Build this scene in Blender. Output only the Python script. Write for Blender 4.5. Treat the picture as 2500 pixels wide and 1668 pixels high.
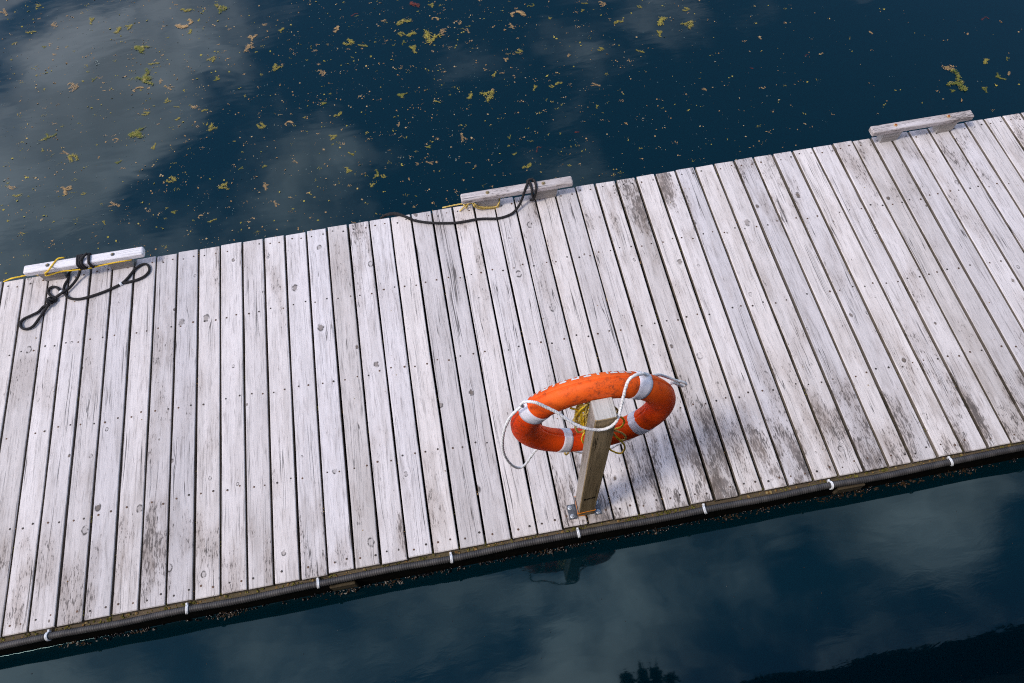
import bpy, math, random
from mathutils import Vector, Matrix

random.seed(7)
for o in list(bpy.data.objects):
    bpy.data.objects.remove(o, do_unlink=True)
SC = bpy.context.scene
COL = SC.collection
R = math.radians

# ------------------------------------------------------------------ camera
cam_d = bpy.data.cameras.new('camera')
cam = bpy.data.objects.new('camera', cam_d)
COL.objects.link(cam)
cam.location = (3.0194, -0.9865, 4.1744)
cam.rotation_euler = (R(27.9404), R(1.79616), R(-10.40323))
cam_d.sensor_width = 36
cam_d.lens = 26.322
cam_d.clip_start = 0.02
cam_d.clip_end = 3000
SC.camera = cam

# ------------------------------------------------------------------ node helper
class G:
    """tiny helper for node graphs"""
    def __init__(s, nt):
        s.nt = nt; s.n = nt.nodes; s.l = nt.links
    def _set(s, sock, v):
        if v is None: return
        if hasattr(v, 'is_output') or isinstance(v, bpy.types.NodeSocket): s.l.new(v, sock)
        else:
            try: sock.default_value = v
            except Exception:
                if isinstance(v, (int, float)): sock.default_value = (v, v, v)
                else: sock.default_value = (*v, 1)
    def node(s, t, **kw):
        nd = s.n.new(t)
        for k, v in kw.items():
            if k.startswith('i_'): s._set(nd.inputs[k[2:].replace('_', ' ')], v)
            else: setattr(nd, k, v)
        return nd
    def m(s, op, a, b=None, c=None, clamp=False):
        nd = s.n.new('ShaderNodeMath'); nd.operation = op; nd.use_clamp = clamp
        for i, v in enumerate((a, b, c)):
            if v is not None: s._set(nd.inputs[i], v)
        return nd.outputs[0]
    def add(s, a, b): return s.m('ADD', a, b)
    def sub(s, a, b): return s.m('SUBTRACT', a, b)
    def mul(s, a, b): return s.m('MULTIPLY', a, b)
    def vm(s, op, a, b=None):
        nd = s.n.new('ShaderNodeVectorMath'); nd.operation = op
        s._set(nd.inputs[0], a)
        if b is not None: s._set(nd.inputs[1], b)
        return nd.outputs['Value'] if op in ('LENGTH', 'DOT_PRODUCT', 'DISTANCE') else nd.outputs[0]
    def sep(s, v):
        nd = s.n.new('ShaderNodeSeparateXYZ'); s._set(nd.inputs[0], v); return nd.outputs
    def comb(s, x=0, y=0, z=0):
        nd = s.n.new('ShaderNodeCombineXYZ')
        for i, v in enumerate((x, y, z)): s._set(nd.inputs[i], v)
        return nd.outputs[0]
    def noise(s, vec, scale=1, detail=2, rough=.5, dist=0, dim='3D'):
        nd = s.n.new('ShaderNodeTexNoise'); nd.noise_dimensions = dim
        s._set(nd.inputs['Vector'], vec)
        for k, v in (('Scale', scale), ('Detail', detail), ('Roughness', rough), ('Distortion', dist)): s._set(nd.inputs[k], v)
        return nd.outputs['Fac']
    def ss(s, v, lo, hi, a=0., b=1.):
        nd = s.n.new('ShaderNodeMapRange'); nd.interpolation_type = 'SMOOTHSTEP'
        s._set(nd.inputs['Value'], v)
        for k, x in (('From Min', lo), ('From Max', hi), ('To Min', a), ('To Max', b)): s._set(nd.inputs[k], x)
        return nd.outputs[0]
    def mix(s, f, a, b, mode='MIX'):
        nd = s.n.new('ShaderNodeMix'); nd.data_type = 'RGBA'; nd.blend_type = mode
        s._set(nd.inputs[0], f); s._set(nd.inputs[6], col4(a)); s._set(nd.inputs[7], col4(b))
        return nd.outputs[2]
def col4(c):
    if isinstance(c, tuple) and len(c) == 3: return (*c, 1)
    return c

# ------------------------------------------------------------------ sky and sun
SUN_ELEV = R(57); SHADOW_AZ = R(16)           # shadows fall along +x, a little towards +y
to_sun = Vector((-math.cos(SHADOW_AZ) * math.cos(SUN_ELEV), -math.sin(SHADOW_AZ) * math.cos(SUN_ELEV), math.sin(SUN_ELEV)))
world = bpy.data.worlds.new('World'); SC.world = world; world.use_nodes = True
g = G(world.node_tree); g.n.clear()
sky = g.node('ShaderNodeTexSky', sky_type='NISHITA', sun_disc=False, sun_elevation=SUN_ELEV,
             sun_rotation=math.atan2(to_sun.x, to_sun.y), altitude=0, air_density=1.0, dust_density=0.3, ozone_density=3.0)
dirn = g.node('ShaderNodeTexCoord').outputs['Generated']
dx, dy, dz = g.sep(dirn)
inv = g.m('DIVIDE', 1.0, g.m('MAXIMUM', dz, 0.07))
layer = g.comb(g.mul(dx, inv), g.mul(dy, inv), 0)          # flat cloud layer overhead
lx, ly, _ = g.sep(layer)
lay2 = g.vm('ADD', layer, ((12.7, 17.36, 0.4)))
n1 = g.noise(lay2, 3.4, 9, .56, .25)
n2 = g.noise(g.vm('ADD', layer, ((10.46, 14.83, 0))), 1.1, 2, .5)
west = g.add(g.ss(lx, -0.75, 0.0, 0.095, -0.085), g.ss(ly, .65, .15, 0.0, .038))
dens = g.add(g.add(n1, g.mul(g.sub(n2, .5), .5)), west)
cover = g.ss(dens, 0.43, 0.70)
up = g.ss(dz, 0.0, 0.12)
cover = g.mul(cover, up)
tone = g.ss(g.noise(lay2, 5.0, 4, .55), .3, .72, .62, 1.05)
cloud = g.mix(1.0, ((13.8, 12.7, 14.0)), g.comb(tone, tone, tone), 'MULTIPLY')
skycol = g.mix(1.0, sky.outputs[0], (.80, .97, 1.0), 'MULTIPLY')
final = g.mix(g.mul(cover, .93), skycol, cloud)
bg = g.node('ShaderNodeBackground', i_Color=final, i_Strength=0.14)
g.l.new(bg.outputs[0], g.node('ShaderNodeOutputWorld').inputs[0])

sun_d = bpy.data.lights.new('sun', 'SUN'); sun_d.energy = 1.5; sun_d.angle = R(10); sun_d.color = (1.0, .93, .83)
sun = bpy.data.objects.new('sun', sun_d); COL.objects.link(sun)
sun.rotation_euler = (-to_sun).to_track_quat('-Z', 'Y').to_euler()
sun.location = (-8, -3, 14)

vs = SC.view_settings
vs.view_transform = 'Standard'; vs.look = 'None'; vs.exposure = 0.38; vs.gamma = 1; vs.use_curve_mapping = False
SC.render.engine = 'CYCLES'
SC.cycles.use_denoising = False
SC.cycles.max_bounces = 8
SC.cycles.sample_clamp_indirect = 6
SC.cycles.filter_width = 1.1

# ------------------------------------------------------------------ object helpers
class MB:
    def __init__(s): s.v = []; s.f = []; s.mi = []
    def quad_strip(s, rings, closed=True, cap=True, mi=0):
        b = len(s.v); n = len(rings[0])
        for r in rings: s.v += [tuple(q) for q in r]
        for i in range(len(rings) - 1):
            for j in range(n if closed else n - 1):
                k = (j + 1) % n
                s.f.append((b + i * n + j, b + i * n + k, b + (i + 1) * n + k, b + (i + 1) * n + j)); s.mi.append(mi)
        if cap and closed:
            s.f.append(tuple(b + j for j in reversed(range(n)))); s.mi.append(mi)
            e = b + (len(rings) - 1) * n
            s.f.append(tuple(e + j for j in range(n))); s.mi.append(mi)
        return s
    def face(s, pts, mi=0):
        b = len(s.v); s.v += [tuple(q) for q in pts]; s.f.append(tuple(range(b, b + len(pts)))); s.mi.append(mi); return s
    def box(s, lo, hi, c=0.0, mi=0):
        """box with chamfer c on all vertical cross-section corners and ends"""
        x0, y0, z0 = lo; x1, y1, z1 = hi
        def ring(z, i): return [(x0 + i + c, y0 + i, z), (x1 - i - c, y0 + i, z), (x1 - i, y0 + i + c, z), (x1 - i, y1 - i - c, z), (x1 - i - c, y1 - i, z), (x0 + i + c, y1 - i, z), (x0 + i, y1 - i - c, z), (x0 + i, y0 + i + c, z)]
        if c <= 0:
            r = lambda z: [(x0, y0, z), (x1, y0, z), (x1, y1, z), (x0, y1, z)]
            return s.quad_strip([r(z0), r(z1)], mi=mi)
        return s.quad_strip([ring(z0, c), ring(z0 + c, 0), ring(z1 - c, 0), ring(z1, c)], mi=mi)
    def tube(s, path, r, n=8, cap=True, mi=0):
        rings = []
        P = [Vector(q) for q in path]
        t0 = (P[1] - P[0]).normalized()
        up = Vector((0, 0, 1)) if abs(t0.z) < .9 else Vector((1, 0, 0))
        nrm = t0.cross(up).normalized()
        for i, q in enumerate(P):
            t = (P[min(i + 1, len(P) - 1)] - P[max(i - 1, 0)])
            t = t.normalized() if t.length > 1e-9 else t0
            nrm = (nrm - t * nrm.dot(t))
            nrm = nrm.normalized() if nrm.length > 1e-6 else t.orthogonal().normalized()
            bi = t.cross(nrm)
            rr = r(i / (len(P) - 1)) if callable(r) else r
            rings.append([q + (nrm * math.cos(a) + bi * math.sin(a)) * rr for a in [2 * math.pi * k / n for k in range(n)]])
        return s.quad_strip(rings, cap=cap, mi=mi)
    def strands(s, path, r, pitch=.03, n=5, k=3):
        """laid rope: k helical strands round a path"""
        P = [Vector(q) for q in path]; L = 0; out = [[] for _ in range(k)]
        t0 = (P[1] - P[0]).normalized(); nrm = t0.orthogonal().normalized()
        for i, q in enumerate(P):
            if i: L += (P[i] - P[i - 1]).length
            t = (P[min(i + 1, len(P) - 1)] - P[max(i - 1, 0)]).normalized()
            nrm = (nrm - t * nrm.dot(t)).normalized(); bi = t.cross(nrm)
            for j in range(k):
                a = 2 * math.pi * (L / pitch + j / k)
                out[j].append(q + (nrm * math.cos(a) + bi * math.sin(a)) * r * .5)
        for o in out: s.tube(o, r * .56, n)
        return s
    def lathe(s, prof, c=(0, 0, 0), n=12, mi=0, M=None):
        rings = []
        for (rad, z) in prof:
            ring = [Vector((rad * math.cos(2 * math.pi * k / n), rad * math.sin(2 * math.pi * k / n), z)) for k in range(n)]
            if M: ring = [M @ q for q in ring]
            rings.append([q + Vector(c) for q in ring])
        return s.quad_strip(rings, mi=mi)
    def mesh(s, name, smooth=False):
        me = bpy.data.meshes.new(name); me.from_pydata(s.v, [], s.f); me.update()
        if any(s.mi): me.polygons.foreach_set('material_index', s.mi)
        if smooth: me.polygons.foreach_set('use_smooth', [True] * len(me.polygons))
        me.update(); return me

def spline(pts, step=.008):
    P = [Vector(q) for q in pts]; out = []
    for i in range(len(P) - 1):
        a = P[max(i - 1, 0)]; b = P[i]; c = P[i + 1]; d = P[min(i + 2, len(P) - 1)]
        n = max(2, int((c - b).length / step))
        for k in range(n):
            t = k / n
            out.append(.5 * ((2 * b) + (c - a) * t + (2 * a - 5 * b + 4 * c - d) * t * t + (-a + 3 * b - 3 * c + d) * t ** 3))
    out.append(P[-1]); return out

def link(name, me, mats, parent=None, loc=(0, 0, 0)):
    o = bpy.data.objects.new(name, me); COL.objects.link(o)
    if me is not None and not me.materials:
        for m in (mats if isinstance(mats, (list, tuple)) else [mats]): me.materials.append(m)
    if parent is not None:
        o.parent = parent; o.location = Vector(loc) - parent_world(parent)
    else: o.location = loc
    return o
def parent_world(o):
    v = Vector(o.location)
    while o.parent is not None:
        o = o.parent; v += Vector(o.location)
    return v
def part(name, mb, mat, parent, smooth=False):
    """mesh built in world coordinates, hung under a parent that is only translated"""
    me = mb.mesh(name, smooth)
    return link(name, me, mat, parent, (0, 0, 0))
def tag(o, label, cat, group=None):
    o['label'] = label; o['category'] = cat
    if group: o['group'] = group
    return o
def thing(name, label, cat, loc, group=None):
    o = bpy.data.objects.new(name, None); COL.objects.link(o); o.location = loc; o.empty_display_size = .05
    return tag(o, label, cat, group)
def whole(name, mb, mat, label, cat, loc, group=None, smooth=False):
    """a thing that is a single mesh; vertices given in world space, origin moved to loc"""
    L = Vector(loc); mb.v = [tuple(Vector(q) - L) for q in mb.v]
    return tag(link(name, mb.mesh(name, smooth), mat, None, loc), label, cat, group)

# ------------------------------------------------------------------ materials
def mat(name):
    m = bpy.data.materials.new(name); m.use_nodes = True
    g = G(m.node_tree); b = m.node_tree.nodes['Principled BSDF']
    return m, g, b
def setb(g, b, color=None, rough=None, metal=None, spec=None, normal=None, ior=None):
    for k, v in (('Base Color', color), ('Roughness', rough), ('Metallic', metal), ('Specular IOR Level', spec), ('Normal', normal), ('IOR', ior)):
        if v is not None: g._set(b.inputs[k], col4(v))
def bump(g, h, strength=.5, dist=.01):
    nd = g.node('ShaderNodeBump'); g._set(nd.inputs['Height'], h)
    nd.inputs['Strength'].default_value = strength; nd.inputs['Distance'].default_value = dist
    return nd.outputs[0]
def simple(name, c1, c2=None, scale=40, rough=.6, metal=0, spec=.4, bmp=0, lo=.4, hi=.65, detail=4):
    m, g, b = mat(name)
    P = g.node('ShaderNodeTexCoord').outputs['Object']
    if c2 is None: colr = c1
    else: colr = g.mix(g.ss(g.noise(P, scale, detail), lo, hi), c1, c2)
    nrm = bump(g, g.noise(P, scale * 2, 3), bmp, .004) if bmp else None
    setb(g, b, colr, rough, metal, spec, nrm)
    return m

def weathered_wood(name, light, mid, dark, brown, axis='Y', knots=True, stain_base=0.0, value=1.0):
    m, g, b = mat(name)
    P = g.node('ShaderNodeTexCoord').outputs['Object']
    if axis == 'X':
        px, py, pz = g.sep(P); P = g.comb(py, px, pz)
    if axis == 'Z':
        px, py, pz = g.sep(P); P = g.comb(g.add(px, py), pz, g.sub(px, py))
    oi = g.node('ShaderNodeObjectInfo'); rnd = oi.outputs['Random']
    Q = g.vm('ADD', P, g.comb(g.mul(rnd, 37.1), g.mul(rnd, 91.7), g.mul(rnd, 13.3)))
    lx, ly, lz = g.sep(P)
    qx, qy, qz = g.sep(Q)
    # ---- knots
    gx = qx
    core = ring = None
    if knots:
        sc = (6.2, 1.35, 0)
        V = g.vm('MULTIPLY', Q, sc)
        vo = g.node('ShaderNodeTexVoronoi', voronoi_dimensions='2D', feature='F1')
        g._set(vo.inputs['Vector'], V); g._set(vo.inputs['Scale'], 1.0); g._set(vo.inputs['Randomness'], .95)
        dv = g.vm('DIVIDE', g.vm('SUBTRACT', V, vo.outputs['Position']), (6.2, 1.35, 1))
        kx, ky, _ = g.sep(dv)
        d = g.vm('LENGTH', g.comb(kx, g.mul(ky, .72), 0))
        cr, cg, cb = g.sep(vo.outputs['Color'])
        rad = g.add(.0055, g.mul(g.mul(cg, cg), .012))
        wob = g.mul(g.sub(g.noise(Q, 60, 2), .5), .006)
        k = g.m('DIVIDE', g.add(d, wob), rad)
        on = g.ss(cr, .40, .42)
        near = g.mul(g.m('EXPONENT', g.mul(g.mul(k, k), -.16)), on)
        gx = g.sub(qx, g.mul(g.mul(kx, near), .75))
        core = g.mul(g.ss(k, 1.0, .7), on)
        ring = g.mul(g.mul(g.ss(k, 1.5, 1.05), g.ss(k, .62, .95)), on)
        halo = g.mul(g.mul(g.ss(k, 3.2, 1.4), g.sub(1.0, core)), on)
        ktone = cb
        krings = g.ss(g.m('SINE', g.mul(d, 1500.0)), -.2, .9)
        kbreak = g.ss(g.noise(Q, 45, 2), .38, .60)
    gx = g.add(gx, g.mul(g.sub(g.noise(g.vm('MULTIPLY', Q, (5, 1.5, 5)), 1, 2), .5), .03))
    def gr(a, bb, det=2, ro=.55): return g.noise(g.comb(g.mul(gx, a), g.mul(qy, bb), g.mul(qz, a)), 1, det, ro)
    broad = gr(28, 1.4, 2)
    med = gr(90, 5.5, 3)
    fine = gr(165, 12, 3, .65)
    fleck = gr(140, 27, 3, .66)
    patch = g.noise(g.vm('MULTIPLY', Q, (9, 2.6, 9)), 1, 3, .55)
    blot = g.noise(g.vm('MULTIPLY', Q, (22, 12, 22)), 1, 4, .6)
    st = g.node('ShaderNodeAttribute', attribute_type='OBJECT', attribute_name='stain').outputs['Fac']
    st_near = g.node('ShaderNodeAttribute', attribute_type='OBJECT', attribute_name='stain_near').outputs['Fac']
    st_far = g.node('ShaderNodeAttribute', attribute_type='OBJECT', attribute_name='stain_far').outputs['Fac']
    stain = g.add(g.add(st, stain_base), g.add(g.mul(st_near, g.ss(ly, -.25, -1.0)), g.mul(st_far, g.ss(ly, .35, .95))))
    # amount of dark flecks
    lim = g.sub(.735, g.add(g.mul(g.ss(patch, .40, .70), .15), g.mul(g.mul(stain, g.ss(patch, .25, .55, .45, 1.0)), .17)))
    fl = g.ss(g.add(g.mul(fleck, .82), g.mul(blot, .18)), lim, g.add(lim, .075))
    c = g.mix(g.ss(broad, .35, .70), light, mid)
    c = g.mix(g.mul(g.ss(med, .52, .78), .50), c, dark)
    c = g.mix(g.mul(g.ss(fine, .53, .74), .48), c, dark)
    c = g.mix(g.mul(g.ss(patch, .44, .70), g.add(.17, g.mul(stain, .48))), c, brown)
    c = g.mix(g.mul(fl, .78), c, g.mix(g.ss(blot, .45, .62), dark, tuple(.38 * q for q in dark)))
    wash = g.noise(g.vm('MULTIPLY', Q, (14, 3.2, 14)), 1, 4, .6)
    c = g.mix(g.mul(g.mul(g.ss(wash, .46, .68), g.m('MINIMUM', g.m('MAXIMUM', stain, 0), 1.0)), .42), c, tuple(.8 * q for q in brown))
    # long drying checks
    ck = gr(38, .55, 1)
    crack = g.mul(g.ss(g.m('ABSOLUTE', g.sub(ck, .5)), .011, .003), g.ss(g.noise(g.vm('MULTIPLY', Q, (11, 1.9, 11)), 1, 1), .50, .60))
    c = g.mix(g.mul(crack, .8), c, tuple(.30 * q for q in dark))
    hgt = g.sub(g.add(g.mul(fine, .35), g.mul(med, .5)), g.mul(crack, 1.2))
    if knots:
        c = g.mix(g.mul(halo, .30), c, light)
        kc = g.mix(g.ss(ktone, .3, .9), mid, tuple(.6 * q for q in brown))
        kc = g.mix(g.mul(krings, .45), kc, dark)
        c = g.mix(g.mul(core, g.add(.45, g.mul(ktone, .55))), c, kc)
        c = g.mix(g.mul(g.mul(ring, kbreak), .9), c, tuple(.30 * q for q in dark))
    # each board has weathered to its own tone
    t1 = g.ss(g.m('FRACT', g.mul(rnd, 17.3)), 0, 1, .87 * value, 1.07 * value)
    t2 = g.m('FRACT', g.mul(rnd, 41.7))
    c = g.mix(1.0, c, g.comb(t1, t1, t1), 'MULTIPLY')
    c = g.mix(t2, g.mix(1.0, c, (.98, .985, 1.02), 'MULTIPLY'), g.mix(1.0, c, (1.01, .988, .968), 'MULTIPLY'))
    setb(g, b, c, .86, 0, .18, bump(g, hgt, .55, .004))
    return m

DECK = weathered_wood('weathered_deck_wood', (.722, .676, .660), (.616, .577, .562), (.170, .148, .140), (.30, .235, .19))
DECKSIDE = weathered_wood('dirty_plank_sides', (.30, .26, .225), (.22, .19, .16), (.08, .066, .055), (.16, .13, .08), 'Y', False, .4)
CLEAT = weathered_wood('weathered_cleat_wood', (.74, .68, .67), (.58, .53, .52), (.20, .178, .17), (.33, .27, .22), 'X', False, .6)
PAINT = weathered_wood('worn_white_paint', (.80, .775, .78), (.74, .715, .72), (.42, .39, .38), (.52, .45, .40), 'X', False, -.25)
BLOCK = weathered_wood('weathered_block_wood', (.46, .43, .40), (.34, .315, .29), (.14, .125, .11), (.22, .18, .14), 'X', False, .3)
POSTW = weathered_wood('treated_post_wood', (.46, .345, .20), (.31, .228, .125), (.14, .104, .06), (.26, .185, .07), 'Z', False, .1)
POSTL = weathered_wood('bleached_post_wood', (.42, .375, .335), (.31, .275, .24), (.13, .112, .095), (.23, .19, .14), 'Z', False, .1)
ENDG = weathered_wood('post_end_grain', (.54, .53, .50), (.44, .43, .40), (.20, .19, .17), (.3, .26, .2), 'Y', False, .25)
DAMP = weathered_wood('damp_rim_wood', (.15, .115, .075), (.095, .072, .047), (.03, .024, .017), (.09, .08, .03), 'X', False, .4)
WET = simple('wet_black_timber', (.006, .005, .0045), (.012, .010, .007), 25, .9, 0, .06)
BLACK = simple('black_braided_rope', (.012, .011, .012), (.035, .032, .033), 220, .75, 0, .25, .3)
YEL = simple('yellow_poly_rope', (.92, .62, .03), (.80, .48, .02), 60, .5, 0, .35)
YELD = simple('faded_yellow_rope', (.76, .55, .16), (.55, .38, .10), 90, .7, 0, .2)
WROPE = simple('white_rope', (.84, .83, .82), (.74, .73, .72), 70, .7, 0, .2)
WTIE = simple('white_plastic_tie', (.80, .81, .83), (.70, .71, .73), 60, .45, 0, .4)
STRING = simple('orange_string', (.85, .26, .01), None, 10, .6)
STEEL = simple('dark_galvanised_steel', (.10, .11, .125), (.17, .18, .195), 60, .45, .7, .5)
BOLT = simple('zinc_bolt', (.50, .53, .57), (.40, .42, .45), 120, .4, .55, .5)
RUST = simple('rusty_bolt', (.42, .105, .02), (.24, .06, .02), 150, .8, .1, .2)
WASH = simple('tarnished_washer', (.36, .28, .15), (.26, .20, .12), 120, .6, .5, .4)
WASHR = simple('pale_rusty_washer', (.62, .44, .24), (.45, .27, .12), 120, .75, .1, .3)
NAIL = simple('nail_head', (.055, .046, .043), (.13, .075, .05), 12, .6, .3, .4, 0, .45, .55, 1)
HOSE = simple('black_corrugated_hose', (.042, .040, .041), (.072, .067, .066), 18, .55, 0, .4)
MOSS = simple('moss', (.105, .095, .025), (.22, .19, .05), 45, .95, 0, .1)
DEBRIS = simple('leaf_litter', (.22, .115, .04), (.34, .27, .13), 90, .9, 0, .1)
MUSSEL = simple('wet_mussel_shell', (.010, .010, .014), (.035, .024, .017), 60, .18, 0, .6)
KELP = simple('brown_seaweed', (.030, .015, .006), (.055, .030, .010), 50, .4, 0, .5)
STAMP = simple('black_stamp_ink', (.02, .018, .015), None, 10, .8, 0, .1)
LETTER = simple('white_painted_lettering', (.80, .79, .77), (.66, .62, .58), 120, .5, 0, .3)
TAPE = None

# life ring plastic
m, g, b = mat('orange_ring_plastic')
P = g.node('ShaderNodeTexCoord').outputs['Object']
px, py, pz = g.sep(P)
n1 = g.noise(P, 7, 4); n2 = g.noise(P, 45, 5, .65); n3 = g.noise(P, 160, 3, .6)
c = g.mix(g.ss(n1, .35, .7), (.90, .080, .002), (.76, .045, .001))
c = g.mix(g.mul(g.ss(pz, .08, .36), g.ss(n1, .2, .6, 1.0, .55)), c, (.90, .160, .020))      # paler upper ring: fading, plus sunlit glare put into the colour
grime = g.mul(g.ss(n1, .36, .62), g.ss(g.add(g.mul(n2, .6), g.mul(n3, .4)), .46, .62))
c = g.mix(g.mul(grime, .72), c, (.13, .035, .015))
spot = g.mul(g.ss(n2, .63, .69), g.ss(n3, .5, .6))
c = g.mix(g.mul(spot, .8), c, (.04, .015, .01))
# colour already carries the fading and painted glare of the upper ring
setb(g, b, c, g.ss(n2, .3, .7, .50, .70), 0, .22, bump(g, g.add(n2, g.mul(n3, .4)), .12, .004))
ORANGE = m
m, g, b = mat('reflective_tape')
P = g.node('ShaderNodeTexCoord').outputs['Object']
w1 = g.noise(P, 420, 1); n1 = g.noise(P, 14, 3)
c = g.mix(g.ss(w1, .4, .65), (.82, .80, .86), (.70, .69, .76))
c = g.mix(g.mul(g.ss(n1, .45, .75), .5), c, (.45, .42, .44))
setb(g, b, c, .55, 0, .35, bump(g, w1, .2, .002)); TAPE = m

def weed_mat(name, a, bb, cc):
    m, g, b = mat(name)
    P = g.node('ShaderNodeTexCoord').outputs['Object']
    rnd = g.node('ShaderNodeObjectInfo').outputs['Random']
    n = g.noise(g.vm('ADD', P, g.comb(g.mul(rnd, 50), 0, 0)), 6, 3)
    c = g.mix(g.ss(n, .35, .6), a, bb); c = g.mix(g.ss(n, .56, .72), c, cc)
    setb(g, b, c, .6, 0, .3); return m
W_T = weed_mat('tan_seaweed', (.50, .33, .15), (.40, .25, .11), (.28, .23, .06))
W_Y = weed_mat('yellow_green_seaweed', (.36, .29, .05), (.22, .20, .035), (.44, .31, .11))
W_G = weed_mat('green_seaweed', (.105, .125, .018), (.20, .19, .03), (.40, .30, .10))
W_R = weed_mat('red_seaweed', (.13, .022, .020), (.19, .04, .02), (.10, .03, .03))
W_S = weed_mat('pale_specks', (.36, .27, .14), (.30, .17, .06), (.16, .20, .18))
W_D = weed_mat('faint_specks', (.07, .12, .13), (.10, .14, .14), (.16, .17, .13))

# water: dark and deep, mirror-like with a faint ripple
m, g, b = mat('harbour_water')
P = g.node('ShaderNodeTexCoord').outputs['Object']
px, py, pz = g.sep(P)
r1 = g.noise(g.vm('MULTIPLY', P, (1.1, 2.4, 1)), 1.0, 3, .5, .3)
r2 = g.noise(g.vm('MULTIPLY', P, (5.0, 13.0, 1)), 1.0, 3, .55, .4)
calm = g.ss(g.noise(P, .55, 2), .38, .66)
h = g.add(g.mul(r1, 1.0), g.mul(g.mul(r2, calm), .16))
nb = bump(g, h, .008, .25)
tint = g.mix(g.ss(g.noise(P, .35, 2), .35, .65), (.0001, .0100, .0160), (.0001, .0100, .0160))
setb(g, b, tint, .03, 0, .5, nb, 1.475); g._set(b.inputs['Specular Tint'], (.63, .96, 1.0, 1))
WATER = m

# ------------------------------------------------------------------ setting: water
WZ = -0.29
mb = MB(); S = 600
mb.face([(-S, -S, WZ), (S, -S, WZ), (S, S, WZ), (-S, S, WZ)])
water = link('water', mb.mesh('water'), WATER); water['kind'] = 'structure'

W = 2.3477
# ------------------------------------------------------------------ floating dock
dock = thing('floating_dock', 'long floating dock of pale weathered grey planks crossing the dark water', 'dock', (3.6, 1.17, -0.45))
GX = {0: (-0.0037, None), 1: (0.1395, None), 2: (None, 0.2985), 3: (None, 0.4352), 4: (None, 0.5807), 5: (None, 0.7263), 6: (None, 0.875), 7: (1.0237, 1.0224), 8: (1.1664, 1.1659), 9: (1.3111, 1.3157), 10: (1.4578, 1.461), 11: (1.6071, 1.6058), 12: (1.7549, 1.7498), 13: (1.9011, 1.8953), 14: (2.0481, 2.0439), 15: (2.1906, 2.1922), 16: (2.3381, 2.3359), 17: (2.4864, None), 18: (2.6323, 2.6245), 19: (2.7778, 2.7723), 20: (2.9252, 2.9199), 21: (3.0711, 3.0674), 22: (None, 3.2142), 23: (None, 3.3576), 24: (None, 3.5013), 25: (None, 3.6482), 26: (None, 3.7924), 27: (3.9509, 3.9415), 28: (4.0919, 4.0834), 29: (4.244, 4.2281), 30: (4.3895, 4.3732), 31: (4.5319, 4.5163), 32: (4.6798, 4.6604), 33: (4.8226, 4.8095), 34: (4.965, 4.9582), 35: (5.1147, 5.1106), 36: (5.2567, 5.2532), 37: (5.4018, 5.3994), 38: (5.5485, 5.5518), 39: (5.6973, 5.7067), 40: (5.8523, 5.8556), 41: (5.9982, 5.9972), 42: (6.1376, None), 47: (6.8538, None), 48: (7.0003, None), 49: (7.1417, None), 50: (7.2848, None)}
def gapx(k):
    t, bt = GX.get(k, (None, None))
    if t is None and bt is None: t = bt = .146 * k
    if t is None: t = bt + (0.008 if 22 <= k <= 26 else 0.002)
    if bt is None: bt = t
    return t, bt
rs = random.Random(11)
far_stain = {29: .85, 31: .95, 35: .55, 36: .7, 41: .6, 12: .45, 16: .5, 21: .6, 20: .35, 24: .5, 28: .55, 45: .6, 46: .5, 49: .5}
near_stain = {2: .5, 3: .6, 4: .45, 5: .6, 6: .65, 7: .6, 8: .55, 9: .45, 10: .55, 11: .6, 12: .45, 13: .7, 14: .3, 15: .55, 16: .6, 17: .4, 18: .55, 19: .6, 20: .4, 21: .2, 22: .35, 23: .95, 24: .75, 25: 1.0, 26: 1.0, 27: 1.05, 28: 1.0, 29: .95, 30: .7, 31: .95, 32: .85, 33: .6, 34: .5, 35: .9, 36: .55, 37: .6, 38: .9, 39: .8, 40: .7, 41: .8, 42: .8, 43: .5}
NAILROWS = (.055, .583, 1.168, 1.762, 2.295)
nails = MB()
plank_edges = {}
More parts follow.
